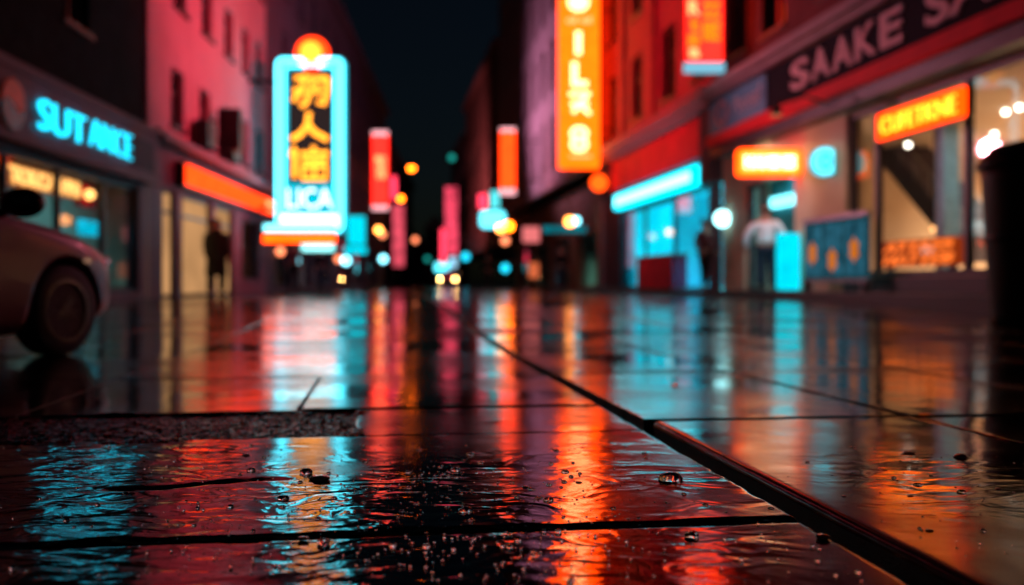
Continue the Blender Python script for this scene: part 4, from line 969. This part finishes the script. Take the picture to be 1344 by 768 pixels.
# near car: front wheel seen at the photo's (88, 415)
car_y = 6.55; hx, hy = math.sin(R(15)), math.cos(R(15))
wheel = Vector((WX(84, car_y), car_y, 0)); nrm = Vector((hy, -hx, 0))
org = wheel - nrm * .80
make_car('parked_car', 'pale car cut off by the left edge with front wheel and black mirror in view', M['paint'], mat('headlamp_glass', (.35, .35, .4), .08, .6, bump=0), (org.x, org.y, 0), math.atan2(hy, hx))
# far car
make_car('oncoming_car', 'dark oncoming car with both headlights lit far down the street', M['paint_dark'], M['e_head'], (WX(588, 83), 83, .2), R(-90))

# ------------------------------------------------------------------ people
def skin_obj(name, verts, edges, radii, m_, par, root=0, sub=2):
    me = bpy.data.meshes.new(name); me.from_pydata(verts, edges, []); o = bpy.data.objects.new(name, me); C.objects.link(o)
    o.parent = par; me.materials.append(m_)
    sm = o.modifiers.new('Skin', 'SKIN'); sm.use_smooth_shade = True; sm.branch_smoothing = .4
    dat = me.skin_vertices[0].data
    for i, r_ in enumerate(radii):
        dat[i].radius = r_ if isinstance(r_, tuple) else (r_, r_); dat[i].use_root = (i == root)
    s = o.modifiers.new('Sub', 'SUBSURF'); s.levels = sub; s.render_levels = sub
    return o
def person(label, loc, h, top, bot, yaw=0, arms=(.10, .10), step=.0, wide=1.0, elbow=0.0):
    k = h / 1.75; root = thing('person', label, 'person', loc); root.rotation_euler = (0, 0, yaw); root.scale = (k * wide, k * (1 + wide) / 2, k)
    V, E, Rr = [], [], []
    def add(p, r_, to=None):
        V.append(p); Rr.append(r_)
        if to is not None: E.append((to, len(V) - 1))
        return len(V) - 1
    pel = add((0, 0, .95), (.15, .105)); sp = add((0, .01, 1.12), (.125, .09), pel); ch = add((0, 0, 1.3), (.155, .10), sp); up = add((0, 0, 1.42), (.09, .075), ch)
    nk = add((0, -.005, 1.49), .055, up); hd0 = add((0, -.012, 1.57), (.07, .082), nk); hd1 = add((0, -.012, 1.65), (.078, .095), hd0); add((0, -.005, 1.715), (.055, .07), hd1)
    add((0, -.125, 1.605), .012, hd0)                                   # nose
    shs = []
    for sd, ar in ((-1, arms[0]), (1, arms[1])):
        sh_ = add((sd * .17, 0, 1.40), .058, up); el = add((sd * (.21 + ar), .01, 1.12), .043, sh_); wr = add((sd * (.215 + ar * .9), -.06 - elbow, .89 + elbow * .8), .028, el)
        pm = add((sd * (.215 + ar * .85), -.08 - elbow * 1.2, .83 + elbow), (.034, .018), wr)
        for f in range(4): 
            a = add((sd * (.205 + ar * .85) , -.11 - elbow * 1.3 + f * .018, .77 + elbow + abs(f - 1.5) * .004), .009, pm); add((sd * (.19 + ar * .8), -.112 - elbow * 1.35 + f * .018, .73 + elbow + abs(f - 1.3) * .007), .008, a)
        add((sd * (.18 + ar * .85), -.12 - elbow * 1.3, .80 + elbow), .010, pm)
        shs.append((sh_, el, wr))
    legs = []
    for sd in (-1, 1):
        st = step * sd
        hp = add((sd * .085, 0, .88), .088, pel); kn = add((sd * .10, -.01 + st * .5, .49), .056, hp); an = add((sd * .105, .02 + st, .09), .038, kn); ft = add((sd * .115, -.06 + st, .035), (.042, .03), an); add((sd * .12, -.15 + st, .03), (.035, .022), ft)
        legs.append((hp, kn, an))
    skin_obj('body', V, E, Rr, M['skin'], root)
    # jacket / shirt over torso and arms
    v, e, r_ = [], [], []
    idx = {}
    def cp(i, g_, to=None):
        idx[i] = len(v); v.append(V[i]); rr_ = Rr[i]; r_.append(tuple(q + g_ for q in rr_) if isinstance(rr_, tuple) else (rr_ + g_,) * 2)
        if to is not None: e.append((idx[to], idx[i]))
    cp(pel, .022); cp(sp, .024, pel); cp(ch, .022, sp); cp(up, .02, ch)
    for a, b_, c in shs: cp(a, .02, up); cp(b_, .018, a); cp(c, .014, b_)
    skin_obj('top', v, e, r_, top, root).name = 'jacket' if top != M['shirt'] else 'shirt'
    v, e, r_ = [], [], []; idx = {}
    cp(pel, .012)
    for a, b_, c in legs: cp(a, .016, pel); cp(b_, .02, a); cp(c, .022, b_)
    skin_obj('trousers', v, e, r_, bot, root)
    if wide == 1.3:
        q = MB(); q.lathe((0, 0, 0), [(.19, .46), (.20, .5), (.175, .95), (.205, 1.25), (.185, 1.40), (.10, 1.48), (.07, 1.54)], 24, sq=.72)
        oc = q.build('long_coat', top, None, smooth=True); oc.parent = root
    q = MB(); q.ball((0, .012, 1.672), .094, .108, .088, 16, 10)
    ho = q.build('hair', M['hair'], None, smooth=True); ho.parent = root
    for sd in (-1, 1):
        q = MB(); q.ball((sd * .115, -.075 + step * sd, .045), .05, .13, .045, 12, 8); so = q.build('shoe', M['black'], None, smooth=True); so.parent = root
        q = MB(); q.ball((sd * .078, -.005, 1.60), .012, .022, .032, 8, 6); so = q.build('ear', M['skin'], None, smooth=True); so.parent = root
        q = MB(); q.ball((sd * .03, -.092, 1.625), .012, .008, .008, 8, 6); so = q.build('eye', M['black'], None, smooth=True); so.parent = root
    return root
def at(px, Y, z): return (WX(px, Y), Y, z)
person('person in a black coat standing before the lit doorway on the left', at(284, 22.6, .2), 1.82, M['coat'], M['coat'], R(170), (-.02, -.02), .03, 1.3)
person('person in a pale shirt and navy trousers at the shop doorway on the right', at(1005, 19.7, .34), 1.76, M['shirt'], M['trousers'], R(165), (.08, .10), .03, 1.25)
person('dark dressed person against the pillar between the cyan shop and the doorway', at(925, 23.0, .34), 1.72, M['maroon'], M['coat'], R(30), (.05, .05), .1, elbow=.08)
person('dark figure on the pavement beneath the big neon sign', at(386, 30.2, .2), 1.7, M['maroon'], M['coat'], R(0), (.04, .04), .1)
person('dark figure walking under the mauve overhang', at(737, 36.5, .2), 1.76, M['coat'], M['trousers'], R(20), (.03, .05), .16)
person('dark figure farthest away near the right kerb', at(640, 47, .2), 1.75, M['coat'], M['coat'], R(-10), (.04, .04), .12)
person('small dark figure farther left of the violet building shops', at(420, 36, .2), 1.7, M['coat'], M['trousers'], R(40), (.04, .04), .14)
# ------------------------------------------------------------------ big dark bin at the right edge
t = thing('litter_bin', 'huge near black tapered bin with flared rim at the right edge', 'bin', (5.74, 10.6, gz(10.6)))
X, Y, z0 = 5.74, 10.6, gz(10.6)
q = MB(); q.lathe((X, Y, z0), [(.36, 0), (.38, .05), (.47, 1.6), (.49, 1.72)], 40); q.build('body', M['bin'], t, smooth=True)
q = MB(); q.lathe((X, Y, z0), [(.51, 1.723), (.53, 1.76), (.51, 1.81), (.36, 1.98), (.08, 2.04)], 40); q.build('lid', M['bin'], t, smooth=True)
q = MB(); q.lathe((X, Y, z0), [(.44, .9), (.45, .91), (.45, .97), (.445, .98)], 40); q.build('hoop', M['metal_dark'], t, smooth=True)

# ------------------------------------------------------------------ spots added across the street to light the facades and the near car
spot((4.6, 20.0, 5.6), (-7.2, 24.5, 7.6), (1, .03, .075), 9500, 75)
spot((3.6, 23.2, 7.2), (-8, 40, 8), (.6, .2, .4), 4500, 60)
spot((-5.0, 26.3, 6.6), (4.6, 28.5, 7.0), (1, .02, .035), 3300, 75)
spot((-5.0, 26.2, 4.6), (5.4, 17.5, 4.5), (1, .28, .38), 2800, 44)
spot((-6.0, 51, 7), (1.5, 50, 10), (.9, .36, .55), 6000, 100)
spot((-7.5, 74, 6), (-2, 84, 11), (1, .22, .25), 6000, 110)
spot((1.5, 33.5, 8), (-7, 31, 3), (1, .2, .3), 300, 90)
spot((4.8, 21.3, 6.5), (-4.2, 9, .8), (1, .22, .34), 1500, 30)
spot((4.8, 21.3, 5.3), (-6.8, 15, 3), (1, .16, .26), 380, 45)

# ------------------------------------------------------------------ sky, moonlight, camera
W = bpy.data.worlds.new('World'); S.world = W; W.use_nodes = True
N = W.node_tree.nodes; Lk = W.node_tree.links; bg = N['Background']
sky = N.new('ShaderNodeTexSky'); sky.sky_type = 'NISHITA'; sky.sun_disc = False; sky.sun_elevation = R(8); sky.sun_rotation = R(200); sky.air_density = 1.2; sky.dust_density = 1
mx = N.new('ShaderNodeVectorMath'); mx.operation = 'MULTIPLY'; mx.inputs[1].default_value = (.62, .9, 1.5); Lk.new(sky.outputs[0], mx.inputs[0]); Lk.new(mx.outputs[0], bg.inputs['Color']); bg.inputs['Strength'].default_value = .0011
l = bpy.data.lights.new('moon', 'SUN'); l.energy = .006; l.angle = R(.5); l.color = (.7, .82, 1)
o = bpy.data.objects.new('moon', l); C.objects.link(o); o.rotation_euler = (R(55), 0, R(20))

cam = bpy.data.cameras.new('camera'); co = bpy.data.objects.new('camera', cam); C.objects.link(co)
co.location = (0, 0, CAMZ); co.rotation_euler = (R(90), 0, 0)
cam.sensor_width = 36; cam.lens = FP / 1344 * 36; cam.shift_y = -12 / 1344; cam.clip_end = 2000; cam.clip_start = .05
cam.dof.use_dof = True; cam.dof.focus_distance = 2.25; cam.dof.aperture_fstop = cam.lens / 1000 / .0245
S.camera = co
S.view_settings.view_transform = 'Standard'; S.view_settings.look = 'None'; S.view_settings.exposure = 0; S.view_settings.gamma = 1
cy = S.cycles; cy.use_denoising = True; cy.denoiser = 'OPENIMAGEDENOISE'; cy.max_bounces = 6; cy.diffuse_bounces = 3; cy.glossy_bounces = 4; cy.transparent_max_bounces = 12
cy.sample_clamp_indirect = 4; cy.sample_clamp_direct = 0; cy.use_adaptive_sampling = False; cy.caustics_reflective = False; cy.caustics_refractive = False
